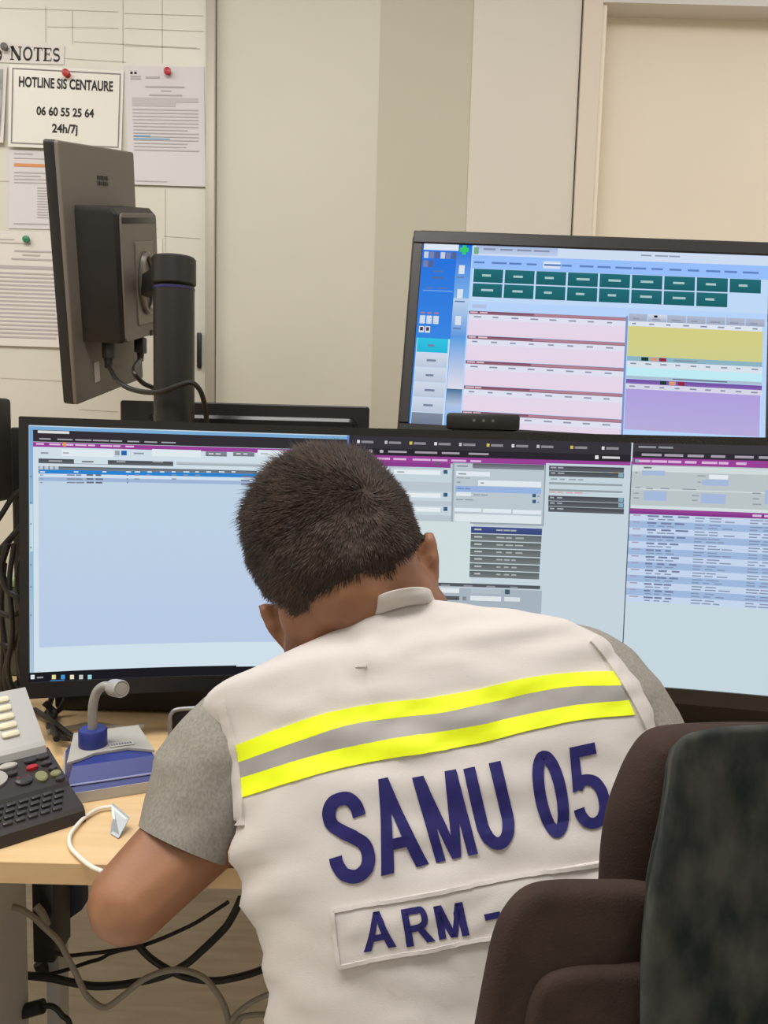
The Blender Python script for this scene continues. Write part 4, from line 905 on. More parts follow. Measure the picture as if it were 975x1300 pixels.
# skull, face
ell(hp(.003, 0, 0), 1, HM, (.087, .099, .100)); ell(hp(.022, -.01, -.035), 1, HM, (.068, .075, .06)); ell(hp(0, -.012, -.035), 1, HM, (.076, .082, .07))
ell(hp(0, .045, -.075), 1, HM, (.060, .055, .055)); ell(hp(0, .06, -.115), 1, HM, (.042, .040, .03))
segs.append((hp(0, .098, -.03), hp(0, .118, -.062), .007, .012)); ell(hp(.012, .105, -.066), .008); ell(hp(-.012, .105, -.066), .008)
ell(hp(0, .098, -.092), 1, HM, (.022, .008, .0045)); ell(hp(0, .096, -.101), 1, HM, (.020, .009, .006)); ell(hp(0, .088, -.128), .018)
for sx in (-1, 1): ell(hp(sx*.032, .086, -.018), 1, HM, (.024, .010, .006)); ell(hp(sx*.045, .075, -.062), .022)
# ears
for (a, m_, bq_, Y, out) in (((341, 779), (350, 803), (381, 833), .865, -1), ((545, 691), (551, 720), (548, 757), .865, 1)):
    P3 = [atY(*a, Y), atY(*m_, Y), atY(*bq_, Y)]
    ax = nrmz(P3[0]-P3[2]); fl = nrmz(np.cross(ax, e_ax*out)); ot = nrmz(np.cross(fl, ax)); ot = ot*np.sign(ot@(e_ax*out))
    ME = np.array([ot*.55+fl*.0, fl, ax]).T
    for t, r, th in ((0, .0125, .0095), (.3, .0165, .0095), (.6, .0145, .0085), (1, .009, .008)):
        p_ = P3[0]*(1-t)*(1-t)+P3[1]*2*t*(1-t)+P3[2]*t*t
        segs.append((p_, p_, 1, 1, np.array([ot, fl, ax]).T@np.diag([th, r, .016])))
    segs.append((P3[1]-ot*.006, P3[1]-ot*.04, .013, .02)); segs.append((P3[0]-ot*.010-ax*.004, P3[0]-ot*.035-ax*.006, .008, .014))
    segs.append((P3[2]-ot*.004, P3[2]-ot*.02, .009, .012))
# neck, torso
segs.append((c7, hp(0, -.022, -.065), .050, .056)); segs.append((atY(440, 830, .85), hp(-.028, .0, -.07), .05, .052)); segs.append((atY(525, 780, .85), hp(.030, .0, -.06), .042, .050)); segs.append((atY(410, 850, .86), hp(-.045, .02, -.07), .045, .036)); segs.append((c7+np.array([0, .03, -.03]), hp(0, .02, -.09), .05, .046))
segs.append((c7+np.array([0, .03, -.04]), Lsh+np.array([.03, .01, -.01]), .045, .043)); segs.append((c7+np.array([0, .03, -.04]), Rsh+np.array([-.03, .01, -.01]), .045, .043))
for dx in (-.075, .075):
    o_ = np.array([dx, .015*abs(dx)/.075, 0]); segs.append((chest+o_, waist+o_*.8, .078, .058)); segs.append((waist+o_*.8, pelvis+o_, .058, .085))
# arms
Lf = np.array([-.150, .745, DZ+.0385]); Lm1 = atY(283, 968, .772); Lm2 = atY(234, 1068, .735); Rm2 = atY(845, 1010, .745)
segs += [(Lsh, Lm1, .046, .045), (Lm1, Lm2, .045, .0435), (Lm2, Lel, .0435, .0405), (Lel, Lf, .0400, .0375), (Lf, Lwr, .0375, .026)]
segs += [(Rsh, atY(790, 925, .78), .046, .045), (atY(790, 925, .78), Rm2, .045, .0435), (Rm2, Rel, .0435, .039), (Rel, Rel*.6+Rwr*.4, .039, .039), (Rel*.6+Rwr*.4, Rwr, .039, .026)]
# hands resting on the desk
def hand(wr, fdir, side):
    f_ = nrmz(fdir); s_v = np.array([f_[1], -f_[0], 0])*side; up_ = np.array([0, 0, 1.0])      # s_v points to the thumb side
    segs.append((wr, wr+f_*.05-up_*.006, .026, .022))
    for k, (off, ln) in enumerate(((.027, .072), (.009, .080), (-.009, .074), (-.026, .058))):
        segs.append((wr+f_*.02+s_v*off*.6-up_*.004, wr+f_*.082+s_v*off-up_*.008, .017, .0115))
        a0 = wr+f_*.085+s_v*off-up_*.008; a1 = a0+f_*ln*.45-up_*.001+s_v*off*.08; a2 = a1+f_*ln*.3-up_*.010; a3 = a2+f_*ln*.18-up_*.008
        segs.extend([(a0, a1, .0100, .0090), (a1, a2, .0090, .0082), (a2, a3, .0082, .0074)])
    t0 = wr+f_*.02+s_v*.018-up_*.006; t1 = t0+f_*.032+s_v*.028-up_*.004; t2 = t1+f_*.034+s_v*.010-up_*.004; t3 = t2+f_*.022-s_v*.002-up_*.004
    segs.extend([(t0, t1, .016, .0115), (t1, t2, .0112, .0098), (t2, t3, .0098, .0085)])
hand(Lwr, Lwr-Lel+np.array([.02, .10, .04]), 1); hand(Rwr, Rwr-Rel+np.array([.03, .10, .02]), -1)
# legs
hips = [pelvis+np.array([dx, 0, -.01]) for dx in (-.09, .09)]
knees = [np.array([pelvis[0]+dx, .93, .545]) for dx in (-.15, .15)]
ankl = [np.array([pelvis[0]+dx, .90, .09]) for dx in (-.15, .15)]
for h_, k2, a_ in zip(hips, knees, ankl): segs += [(h_, k2, .085, .058), (k2, a_, .056, .04)]
bv, bf = balls(segs)
V, Fc = remesh(bv, bf, .0046, 5)
person = mk('person', V, Fc, M_skin, label='man seen from behind in white sleeveless vest, bowed over the desk on his forearms', cat='person', angle=180)
PR = person

# --- hair: cropped cap plus short strands
def hair_mask(d):
    """d: unit directions in the head frame (x right ear, y face, z up) -> amount of hair 0..1"""
    x, y, z = d[:, 0], d[:, 1], d[:, 2]
    low = np.where(y < 0, -.99+.10*np.abs(x)/.6+.12*np.clip(x, 0, 1), -.95+(y)*2.6)           # nape line, rising past the ears
    low = np.maximum(low, np.where(np.abs(x) > .55, -.70+(y+.30)*1.0, -2))
    low = np.maximum(low, np.where(y > .55, .35, -2))
    return np.clip((z-low)/.22, 0, 1)
sx_, sy_, sz_ = .087, .102, .104
def cap_pt(d, lift=0.0):
    r = np.stack([d[:, 0]*(sx_+lift), d[:, 1]*(sy_+lift), d[:, 2]*(sz_+lift)], 1)
    return r
bvh_body = BVHTree.FromPolygons([tuple(x) for x in V], Fc)
nu, nv_ = 180, 130
dirs = np.array([(math.sin(math.pi*j/nv_)*math.cos(2*math.pi*i/nu), math.sin(math.pi*j/nv_)*math.sin(2*math.pi*i/nu), math.cos(math.pi*j/nv_)) for j in range(nv_+1) for i in range(nu)])
def surf(d, lift):
    """points over the real head surface along direction d from the head centre"""
    out = []
    for q in d:
        w = HM@np.asarray(q); c = hc
        hit = bvh_body.ray_cast(Vector(c+w*.2), Vector(-w), .2)
        if hit[0] is None: out.append(c+w*.09)
        else:
            p = np.array(hit[0]); rr = min(np.linalg.norm(p-c), .106)
            out.append(c+w*(rr+lift))
    return np.array(out)
mk_ = hair_mask(dirs)
lift = -.0035+.0105*mk_
capv = surf(dirs, 0)+(HM@dirs.T).T*lift[:, None]
capf = [(j*nu+i, (j+1)*nu+i, (j+1)*nu+(i+1) % nu, j*nu+(i+1) % nu) for j in range(nv_) for i in range(nu) if max(mk_[[j*nu+i, (j+1)*nu+i, (j+1)*nu+(i+1) % nu, j*nu+(i+1) % nu]]) > 0]
hair = mk('hair', capv, capf, M_scalp, person, angle=180, label='short dark brown hair, spiky on top')
# strands
whorl = HM.T@nrmz(atY(468, 622, .79)-hc); whorl = nrmz(whorl)
n_s = 24000
d = rng.normal(size=(n_s*2, 3)); d /= np.linalg.norm(d, axis=1)[:, None]
hm = hair_mask(d); keep = rng.random(len(d)) < hm*1.0; d = d[keep][:n_s]; hm = hm[keep][:n_s]
roots = surf(d, 0.0); nw = (HM@d.T).T
away = d-whorl; away -= d*np.sum(away*d, 1)[:, None]; dist = np.linalg.norm(away, axis=1)+1e-6; away /= dist[:, None]
swirl = np.cross(d, away)
flow = away*.9+swirl*.45*np.exp(-dist*2)[:, None]
fwd = np.array([0, 1.0, 0])-d*d[:, 1:2]; flow += fwd*np.clip(d[:, 2:3], 0, 1)*.9
flow /= np.linalg.norm(flow, axis=1)[:, None]
flow = (HM@flow.T).T
tuft = np.array([noise.noise(Vector(q*7)) for q in d])[:, None]
topness = np.clip((d[:, 2]+.35)/1.0, 0, 1)
ln = (.0095+.0115*topness)*(.75+.5*rng.random(len(d)))*(.55+.45*hm); ln *= np.where(np.abs(d[:, 0]) > .85, .8, 1); ln += np.where((d[:, 2] > .45) & (tuft[:, 0] > .12), .007*rng.random(len(d)), 0)
stand = .38+.32*topness+.35*rng.random(len(d))
dirn = flow*1.0+nw*stand[:, None]+rng.normal(size=roots.shape)*.16+tuft*.5*np.cross(nw, flow); dirn /= np.linalg.norm(dirn, axis=1)[:, None]
base = roots+nw*(-.0035+.0095*hm)[:, None]
mid = base+dirn*(ln*.55)[:, None]; tipp = mid+nrmz(np.ones(3))[0]*0+(dirn*.85+flow*.35)*(ln*.5)[:, None]
w0 = .00048
sidev = np.cross(dirn, nw); sidev /= np.linalg.norm(sidev, axis=1)[:, None]+1e-9; oth = np.cross(sidev, dirn)
sv = np.empty((len(d), 7, 3)); 
for k in range(3):
    a = 2*math.pi*k/3; off = sidev*math.cos(a)+oth*math.sin(a)
    sv[:, k] = base+off*w0; sv[:, 3+k] = mid+off*w0*.75
sv[:, 6] = tipp
sf = []
for i in range(len(d)):
    b0 = i*7
    for k in range(3): sf.append((b0+k, b0+(k+1) % 3, b0+3+(k+1) % 3, b0+3+k)); sf.append((b0+3+k, b0+3+(k+1) % 3, b0+6))
st = mk('hair_strands', sv.reshape(-1, 3), sf, M_hair, hair, kind='stuff', angle=180)
# eyes, hidden from here but there
for sx in (-1, 1):
    v, f = lathe([(.001, -.010), (.007, -.0075), (.010, 0), (.007, .0075), (.001, .010)], 16, None, hp(sx*.032, .083, -.032)); mk('eye', v, f, mat('eye_white', (226, 220, 214), .3), person)

# --- loft through rings
def ring_loft(rings, nseg=96, nsub=8, expo=2.4):
    """rings: (L, R, back, front, normal); smooth surface"""
    keys = np.array([np.concatenate([r[0], r[1], [r[2], r[3]], r[4]]) for r in rings]); K = catmull(keys, nsub)
    v = []
    for k in K:
        Lp, Rp, bb, ff, nn = k[0:3], k[3:6], k[6], k[7], nrmz(k[8:11]); c = (Lp+Rp)/2; h = (Rp-Lp)/2
        for i in range(nseg):
            a = 2*math.pi*i/nseg; ca, sa = math.cos(a), math.sin(a)
            ca = math.copysign(abs(ca)**(2/expo), ca); sa = math.copysign(abs(sa)**(2/expo), sa)
            v.append(c+h*ca+nn*(sa*bb if sa > 0 else sa*ff))
    n = len(K); f = [(j*nseg+i, j*nseg+(i+1) % nseg, (j+1)*nseg+(i+1) % nseg, (j+1)*nseg+i) for j in range(n-1) for i in range(nseg)]
    return np.array(v), f, n
def nb(deg): a = math.radians(deg); return np.array([0, -math.cos(a), math.sin(a)])
VR = [  # L px, R px, depth L, depth R, back bulge, front bulge, lean
    ((352, 1530), (880, 1430), .565, .565, .108, .09, 8),
    ((346, 1345), (876, 1240), .632, .632, .066, .085, 18),
    ((331, 1210), (868, 1110), .664, .664, .064, .085, 28),
    ((294, 1095), (846, 1003), .696, .696, .062, .085, 36),
    ((299, 1010), (832, 928), .722, .720, .060, .085, 42),
    ((285, 950), (810, 872), .745, .740, .056, .085, 42),
    ((261, 893), (768, 818), .763, .758, .048, .07, 44),
    ((326, 856), (722, 799), .775, .772, .042, .055, 48),
    ((388, 830), (640, 786), .785, .785, .040, .05, 50),
    ((440, 808), (576, 781), .795, .795, .042, .045, 45),
    ((455, 800), (560, 779), .797, .797, .046, .045, 32),
    ((463, 783), (553, 768), .797, .797, .049, .045, 25),
    ((472, 768), (544, 756), .796, .796, .050, .05, 25)]
rings = [(atY(*a, ya), atY(*b_, yb), bb, ff, nb(dg)) for a, b_, ya, yb, bb, ff, dg in VR]
vv, vf, nr = ring_loft(rings)
NS = 96
def wrinkle(v, amt):
    out = []
    for p in v:
        px, py = proj(p)
        w = 0.0
        w += .0016*noise.noise(Vector((px*.012+py*.004, py*.03-px*.004, 1.3)))          # broad folds
        w += .0008*noise.noise(Vector((px*.03, py*.05+px*.02, 4.1)))
        g1 = math.exp(-((px-470)/60)**2-((py-850)/55)**2); w += .0035*g1*math.sin((px-py*.25-250)/9.5)*.5   # pull below the collar
        g2 = math.exp(-((px-330)/70)**2-((py-1120)/70)**2); w += .0020*g2*math.sin((px*.55+py)/13)   # armpit drag lines
        g3 = math.exp(-((px-640)/150)**2-((py-1100)/28)**2); w += .0008*g3*math.sin((px*.9+py*.8)/17)
        g4 = math.exp(-((px-690)/80)**2-((py-815)/22)**2); w += .002*g4*math.sin((px*.2+py)/9)
        g5 = max(0, min(1, (py-1180)/80)); w += .0024*g5*noise.noise(Vector((px*.006+py*.012, py*.016-px*.008, 9)))
        out.append(w)
    return np.array(out)*amt
cen = np.repeat(np.array([vv[j*NS:(j+1)*NS].mean(0) for j in range(nr)]), NS, 0)
vn = vv-cen; vn /= np.linalg.norm(vn, axis=1)[:, None]
vv = vv+vn*wrinkle(vv, 3.2)[:, None]
vin = vv-vn*.0018; n0 = len(vv)
allf = list(vf)+[tuple(i+n0 for i in reversed(q)) for q in vf]
for j in (0, nr-1):
    for i in range(NS): a, b2 = j*NS+i, j*NS+(i+1) % NS; allf.append((a, n0+a, n0+b2, b2) if j == 0 else (a, b2, n0+b2, n0+a))
vest = mk('vest', np.vstack([vv, vin]), allf, M_vest, person, angle=180, label='white sleeveless vest with stand collar, yellow and silver bands and navy lettering')
bvh = BVHTree.FromPolygons([tuple(x) for x in vv], vf)
def onvest(px, py, lift=.0012):
    dr = ray(px, py); dr = dr/np.linalg.norm(dr)
    h = bvh.ray_cast(Vector(EYE), Vector(dr), 1.5)
    if h[0] is None:
        best = bvh.find_nearest(Vector(atY(px, py, .72))); p, n_ = np.array(best[0]), np.array(best[1])
    else: p, n_ = np.array(h[0]), np.array(h[1])
    if n_@dr > 0: n_ = -n_
    return p+n_*lift
def decal(name, pts2, faces, m, lift=.0012, thick=0, **k):
    top = [onvest(x, y, lift) for x, y in pts2]; v = top; f = list(faces)
    return mk(name, v, f, m, vest, **k)
def strip(name, topc, botc, m, lift, nx=70, ny=4, edge=True, **k):
    """cloth strip between two image curves, with a real thickness"""
    T = catmull(np.array(topc, float), 10); Bq = catmull(np.array(botc, float), 10)
    def rs(C_): s_l = np.concatenate([[0], np.cumsum(np.linalg.norm(np.diff(C_, axis=0), axis=1))]); q = np.linspace(0, s_l[-1], nx+1); return np.stack([np.interp(q, s_l, C_[:, 0]), np.interp(q, s_l, C_[:, 1])], 1)
    T = rs(T); Bq = rs(Bq); v = []; f = []
    for j in range(ny+1):
        for i in range(nx+1): p = T[i]*(1-j/ny)+Bq[i]*(j/ny); v.append(onvest(p[0], p[1], lift))
    N = len(v)
    for j in range(ny+1):
        for i in range(nx+1): p = T[i]*(1-j/ny)+Bq[i]*(j/ny); v.append(onvest(p[0], p[1], -.0006))
    for j in range(ny):
        for i in range(nx): a = j*(nx+1)+i; f.append((a, a+nx+1, a+nx+2, a+1))
    rim = list(range(nx+1))+[j*(nx+1)+nx for j in range(1, ny+1)]+[ny*(nx+1)+i for i in range(nx-1, -1, -1)]+[j*(nx+1) for j in range(ny-1, 0, -1)]
    for a, b2 in zip(rim, rim[1:]+rim[:1]): f.append((a, b2, N+b2, N+a))
    return mk(name, v, f, m, vest, angle=50, **k)
cA = [(296, 948), (380, 916), (440, 900), (500, 891), (540, 887), (600, 877), (660, 863), (720, 855), (782, 853)]
cB = [(298, 970), (380, 941), (440, 922), (500, 912), (560, 906), (620, 893), (680, 879), (730, 872), (788, 871)]
cC = [(299, 990), (380, 965), (440, 949), (500, 938), (560, 929), (620, 918), (680, 905), (735, 895), (797, 889)]
cD = [(301, 1015), (380, 990), (440, 974), (500, 962), (560, 953), (620, 941), (680, 926), (740, 914), (805, 908)]
strip('yellow_band', cA, cB, M_yellow, .0016); strip('silver_band', cB, cC, M_silver, .0015); strip('yellow_band', cC, cD, M_yellow, .0016)
# white binding along the armholes
def binding(C_, w):
    C_ = catmull(np.array(C_, float), 6); t_ = np.gradient(C_, axis=0); t_ /= np.linalg.norm(t_, axis=1)[:, None]; nn = np.stack([-t_[:, 1], t_[:, 0]], 1)
    return [tuple(p) for p in (C_-nn*w/2)[::3]], [tuple(p) for p in (C_+nn*w/2)[::3]]
a_, b_ = binding([(280, 892), (287, 914), (295, 945), (301, 980), (304, 1010), (305, 1030), (306, 1048)], 10); strip('armhole_binding', a_, b_, M_vest, .0030, 40, 3)
a_, b_ = binding([(752, 812), (768, 830), (788, 860), (806, 890), (822, 922), (832, 945)], 10); strip('armhole_binding', a_, b_, M_vest, .0030, 40, 3)
# yoke seam and name panel
def lineq(p, q, n=9): return [tuple(np.array(p)*(1-i/(n-1))+np.array(q)*i/(n-1)) for i in range(n)]
strip('name_panel', lineq((421, 1155), (768, 1091)), lineq((430, 1228), (772, 1166)), M_vest, .0034, 60, 12)
a_, b_ = binding(lineq((424, 1157), (768, 1094)), 5); strip('panel_hem', a_, b_, M_vest, .0050, 60, 2)
a_, b_ = binding(lineq((431, 1225), (770, 1164)), 5); strip('panel_hem', a_, b_, M_vest, .0050, 60, 2)
a_, b_ = binding(lineq((424, 1157), (432, 1226)), 5); strip('panel_hem', a_, b_, M_vest, .0050, 14, 2)
a_, b_ = binding([(451, 846.5), (466, 845.5)], 2.2); strip("label_tack", a_, b_, M_vest, .0010, 6, 1)

# lettering: each character fitted to its place on the cloth (corner order TL, TR, BR, BL)
def stroke_l(C_, w, h, sw, closed=False):
    """constant-width stroke along a centre line given in the unit letter box"""
    C_ = catmull(np.array(C_, float), 6)*np.array([w, h])
    t_ = np.gradient(C_, axis=0)
    if closed: t_[0] = t_[-1] = C_[1]-C_[-2]
    t_ /= np.linalg.norm(t_, axis=1)[:, None]; nn = np.stack([-t_[:, 1], t_[:, 0]], 1)
    v = []; f = []; n = len(C_)
    for o in (-.5, -.17, .17, .5): v += [tuple(p/np.array([w, h])) for p in C_+nn*sw*o]
    for j in range(3):
        for i in range(n-1): f.append((j*n+i, j*n+i+1, (j+1)*n+i+1, (j+1)*n+i))
    return v, f
def poly_l(q, nx=3, ny=10):
    """quad TL,TR,BR,BL in the unit letter box, gridded so it follows the cloth"""
    u = np.array([(i/nx, j/ny) for j in range(ny+1) for i in range(nx+1)]); v = [tuple(p) for p in bil(q, u)]
    return v, [(j*(nx+1)+i, j*(nx+1)+i+1, (j+1)*(nx+1)+i+1, (j+1)*(nx+1)+i) for j in range(ny) for i in range(nx)]
def char(ch, w, h, sw):
    P_ = []; a = sw/w; c = sw/h
    if ch == 'A': P_ = [poly_l([(.5-a*.55, 1), (.5+a*.5, 1), (a*1.03, 0), (0, 0)]), poly_l([(.5-a*.5, 1), (.5+a*.55, 1), (1, 0), (1-a*1.03, 0)]), poly_l([(.28, .24+c*.86), (.72, .24+c*.86), (.80, .24), (.20, .24)], 6, 3)]
    if ch == 'M': b_ = a*.98; P_ = [poly_l([(0, 1), (b_, 1), (b_, 0), (0, 0)]), poly_l([(1-b_, 1), (1, 1), (1, 0), (1-b_, 0)]), poly_l([(0, 1), (b_*1.1, 1), (.5+b_*.40, 0), (.5-b_*.45, 0)]), poly_l([(1-b_*1.1, 1), (1, 1), (.5+b_*.45, 0), (.5-b_*.40, 0)])]
    if ch == 'U': P_ = [stroke_l([(a/2, 1), (a/2, .7), (a/2, .36)]+[(.5-(.5-a/2)*math.cos(t), .34-(.34-c*.45)*math.sin(t)) for t in np.linspace(.25, math.pi-.25, 9)]+[(1-a/2, .36), (1-a/2, .7), (1-a/2, 1)], w, h, sw)]
    if ch == '0': P_ = [stroke_l([(.5+(.5-a/2)*math.sin(t), .5+(.5-c*.42)*math.cos(t)) for t in np.linspace(0, 2*math.pi, 25)], w, h, sw, True)]
    if ch == '5': P_ = [poly_l([(.20, 1), (.93, 1), (.93, 1-c*.95), (.20, 1-c*.95)], 5, 3), poly_l([(.19, 1), (.19+a*.72, 1), (.07+a*.85, .50), (.04, .465)], 3, 8), stroke_l([(.18, .50), (.33, .575), (.5, .585), (.72, .54), (.86, .43), (.89, .32), (.85, .19), (.70, .095), (.48, .065), (.27, .10), (.15, .19), (.12, .27)], w, h, sw*.94)]
    if ch == 'S': P_ = [stroke_l([(.84, .70), (.80, .82), (.66, .91), (.48, .93), (.28, .905), (.15, .81), (.17, .685), (.36, .585), (.62, .49), (.83, .39), (.88, .26), (.80, .14), (.62, .075), (.44, .07), (.24, .12), (.13, .23), (.11, .32)], w, h, sw)]
    if ch == 'R': P_ = [poly_l([(0, 1), (a, 1), (a, 0), (0, 0)]), stroke_l([(a*.5, 1-c*.45), (.5, 1-c*.45), (.76, .90), (.84, .74), (.76, .56), (.5, .47), (a*.5, .47)], w, h, sw*.9), poly_l([(.42, .48), (.42+a*1.0, .50), (1.02, 0), (1-a*1.05, 0)])]
    if ch == '-': P_ = [poly_l([(0, 1), (1, 1), (1, 0), (0, 0)], 6, 2)]
    v = []; f = []
    for pv, pf in P_: f += [tuple(i+len(v) for i in g_) for g_ in pf]; v += pv
    return np.array(v), f
def word(name, chars, lift, m=M_navy):
    V2 = []; F2 = []
    for ch, q, sw in chars:
        q = np.array(q, float); w = np.linalg.norm(q[2]-q[3]); h = np.linalg.norm(q[0]-q[3])
        v, f = char(ch, w, h, sw); p = bil(q, v)
        F2 += [tuple(i+len(V2) for i in g_) for g_ in f]; V2 += [tuple(x) for x in p]
    return decal(name, V2, F2, m, lift, angle=180)
word('lettering', [
    ('S', [(406, 1012), (459, 1000), (480, 1114), (427, 1126)], 17),
    ('A', [(465, 993), (508, 984), (545, 1097), (484, 1112)], 16.5),
    ('M', [(523, 988), (579, 977), (607, 1084), (554, 1096)], 13),
    ('U', [(588, 977), (635, 966), (660, 1071), (612, 1083)], 15.5),
    ('0', [(668, 958), (709, 950), (729, 1058), (689, 1067)], 14.5),
    ('5', [(714, 951), (757, 942), (777, 1047), (735, 1056)], 15)], .0016)
word('name_lettering', [
    ('A', [(463, 1160), (494, 1154), (504, 1199), (463, 1207)], 9.5),
    ('R', [(510, 1155), (541, 1149), (553, 1193), (517, 1200)], 9.5),
    ('M', [(550, 1150), (587, 1143), (596, 1185), (558, 1192)], 9.5),
    ('-', [(614, 1160), (634, 1156), (636, 1164), (616, 1168)], 8)], .0044)

# --- grey T-shirt: torso under the vest and two short sleeves with open hems
tv = []; tf = []
def add_t(v, f): b0 = len(tv); tv.extend([tuple(x) for x in v]); tf.extend([tuple(i+b0 for i in g_) for g_ in f])
tr = [(r[0]*.97+r[1]*.03, r[1]*.97+r[0]*.03, r[2]-.006, r[3]-.006, r[4]) for r in rings[:8]]
v, f, n_ = ring_loft(tr, 64, 4); add_t(v, f)
def sleeve(C_, rad, fold_seed, hem_tilt=None):
    C_ = catmull(np.array(C_), 7); t_ = np.linspace(0, 1, len(C_)); rr = np.interp(t_, np.linspace(0, 1, len(rad)), rad)
    v, f = tube(C_, rr, 48, False); v = np.array(v); n = len(C_)
    ax = np.gradient(C_, axis=0)
    for j in range(n):
        for k in range(48):
            i = j*48+k; p = v[i]; o_ = p-C_[j]; o_ /= np.linalg.norm(o_)
            q = noise.noise(Vector(p*14+np.array([fold_seed, 0, 0])))*.005+noise.noise(Vector(p*34+np.array([0, fold_seed, 0])))*.0028
            q += .005*math.exp(-((t_[j]-.62)/.05)**2)*max(0, -o_[0])      # crease across the sleeve
            v[i] = p+o_*q*min(1, t_[j]*3)
    add_t(v, f)
    # turned-in hem
    e = v[-48:]; c = C_[-1]; inn = c+(e-c)*.955; up_ = c-(C_[-1]-C_[-2])/np.linalg.norm(C_[-1]-C_[-2])*.03+(e-c)*.93
    hv = np.vstack([e, inn, up_]); add_t(hv, [(r*48+k, r*48+(k+1) % 48, (r+1)*48+(k+1) % 48, (r+1)*48+k) for r in range(2) for k in range(48)])
    # hem stitching ridge
    tck = v[-48*3:-48*2]; 
sleeve([atY(372, 905, .79), atY(322, 925, .785), atY(285, 962, .772), atY(258, 1020, .752), atY(233, 1073, .733)], [.052, .0575, .0590, .0555, .0500], 2.0)
sleeve([atY(700, 850, .79), atY(742, 868, .79), atY(778, 905, .78), atY(812, 960, .76), atY(845, 1015, .745)], [.052, .055, .0570, .0555, .051], 7.0)
mk('t_shirt', tv, tf, M_tee, person, angle=180, label='light grey short-sleeved T-shirt under the vest')

# trousers, shoes
sg = [(h_+np.array([0, -.0, 0]), k2, .094, .068) for h_, k2 in zip(hips, knees)]+[(k2, a_+np.array([0, 0, .0]), .066, .056) for k2, a_ in zip(knees, ankl)]
sg += [(hips[0], hips[1], .095, .095), (pelvis+np.array([-.06, .03, .04]), pelvis+np.array([.06, .03, .04]), .075, .075)]
v, f = remesh(*balls(sg), .012, 4); mk('trousers', v, f, M_trouser, person, angle=180)
for a_ in ankl:
    v, f = balls([(a_+np.array([0, -.03, -.045]), a_+np.array([0, .06, -.05]), .042, .042), (a_+np.array([0, .06, -.052]), a_+np.array([.005, .15, -.056]), .040, .034)])
    v, f = remesh(v, f, .008, 4); v[:, 2] = np.maximum(v[:, 2], 0.002); mk('shoe', v, f, M_black, person, angle=180)

# ------------------------------------------------------------------ his stool
sc_ = np.array([pelvis[0], .575, 0])
stl = thing('swivel_stool', sc_, 'dark swivel stool under the seated man', 'stool')
MB().add(*lathe([(.02, .40), (.17, .40), (.19, .415), (.19, .445), (.17, .462), (.02, .465)], 40, None, sc_)).build('seat', M_brownfab, stl)
MB().add(*lathe([(.028, .06), (.028, .25), (.018, .25), (.018, .40)], 20, None, sc_)).build('gas_column', M_black, stl)
for k in range(5):
    a = 2*math.pi*k/5+.3; dr = np.array([math.cos(a), math.sin(a), 0])
    lg = MB().tube([sc_+np.array([0, 0, .09]), sc_+dr*.15+np.array([0, 0, .082]), sc_+dr*.25+np.array([0, 0, .066])], [.022, .018, .014], 10).build('leg', M_black, stl)
    MB().add(*lathe([(.004, -.012), (.026, -.012), (.028, -.006), (.028, .006), (.026, .012), (.004, .012)], 20, np.array(Vector((-dr[1], dr[0], 0)).to_track_quat('Z', 'Y').to_matrix()), sc_+dr*.25+np.array([0, 0, .0285]))).build('caster', M_blackg, lg)

# ------------------------------------------------------------------ foreground office chair
ch_c = np.array([.30, .16, 0])
chr_ = thing('office_chair', ch_c, 'dark upholstered office chair with high back at lower right, behind the man', 'chair')
def px_outline(L, Y): return [atY(x, y, Y) for x, y in L]
def cushion(name, outl, Yf, th, m, round_=.02, parent=chr_, dome=.0, nring=6, shear=(.32, -.42), **k):
    """padded slab whose front outline (x,z) is given; front (towards us) at depth Yf"""
    O = np.array([(p[0], p[2]) for p in outl]); O = catmull(np.vstack([O, O[:1]]), 5)[:-1]; n = len(O); c = O.mean(0)
    tg = np.roll(O, -1, 0)-np.roll(O, 1, 0); tg /= np.linalg.norm(tg, axis=1)[:, None]+1e-9; nn = np.stack([tg[:, 1], -tg[:, 0]], 1)
    if ((O+nn*.001-c)**2).sum() < ((O-c)**2).sum(): nn = -nn
    v = []; R_ = []
    for j in range(nring+1):
        a = math.pi/2*j/nring; R_.append((-(1-math.sin(a))*round_, (1-math.cos(a))*round_))
    prof = R_+[(0, th-round_)]+[(-(1-math.cos(math.pi/2*j/nring))*round_, th-round_+math.sin(math.pi/2*j/nring)*round_) for j in range(1, nring+1)]
    for off, dy in prof:
        for p, q in zip(O, nn): v.append((p[0]+q[0]*off+dy*shear[0], Yf+dy, p[1]+q[1]*off+dy*shear[1]))
    m_ = len(prof); f = [(j*n+i, j*n+(i+1) % n, (j+1)*n+(i+1) % n, (j+1)*n+i) for j in range(m_-1) for i in range(n)]
    # domed front cap as shrinking rings
    b0 = 0; last = 0
    base_ = np.array(v[:n]); capr = []
    for s_k in ((.8, .6, .4, .2) if dome > 0 else ()):
        start = len(v)
        for p in base_:
            q = np.array([c[0]+(p[0]-c[0])*s_k, Yf-dome*(1-s_k*s_k), c[1]+(p[2]-c[1])*s_k]); v.append(tuple(q))
        f += [(start+i, start+(i+1) % n, last+(i+1) % n, last+i) for i in range(n)]; last = start
    if dome > 0:
        v.append((c[0], Yf-dome, c[1])); ci = len(v)-1; f += [(last+i, ci, last+(i+1) % n) for i in range(n)]
    else: f.append(tuple(last+i for i in range(n))[::-1])
    f.append(tuple((m_-1)*n+i for i in range(n)))
    o = mk(name, v, f, m, parent, angle=60, **k)
    bm_ = bmesh.new(); bm_.from_mesh(o.data); bmesh.ops.recalc_face_normals(bm_, faces=bm_.faces[:]); bm_.to_mesh(o.data); bm_.free(); return o
YU = .36
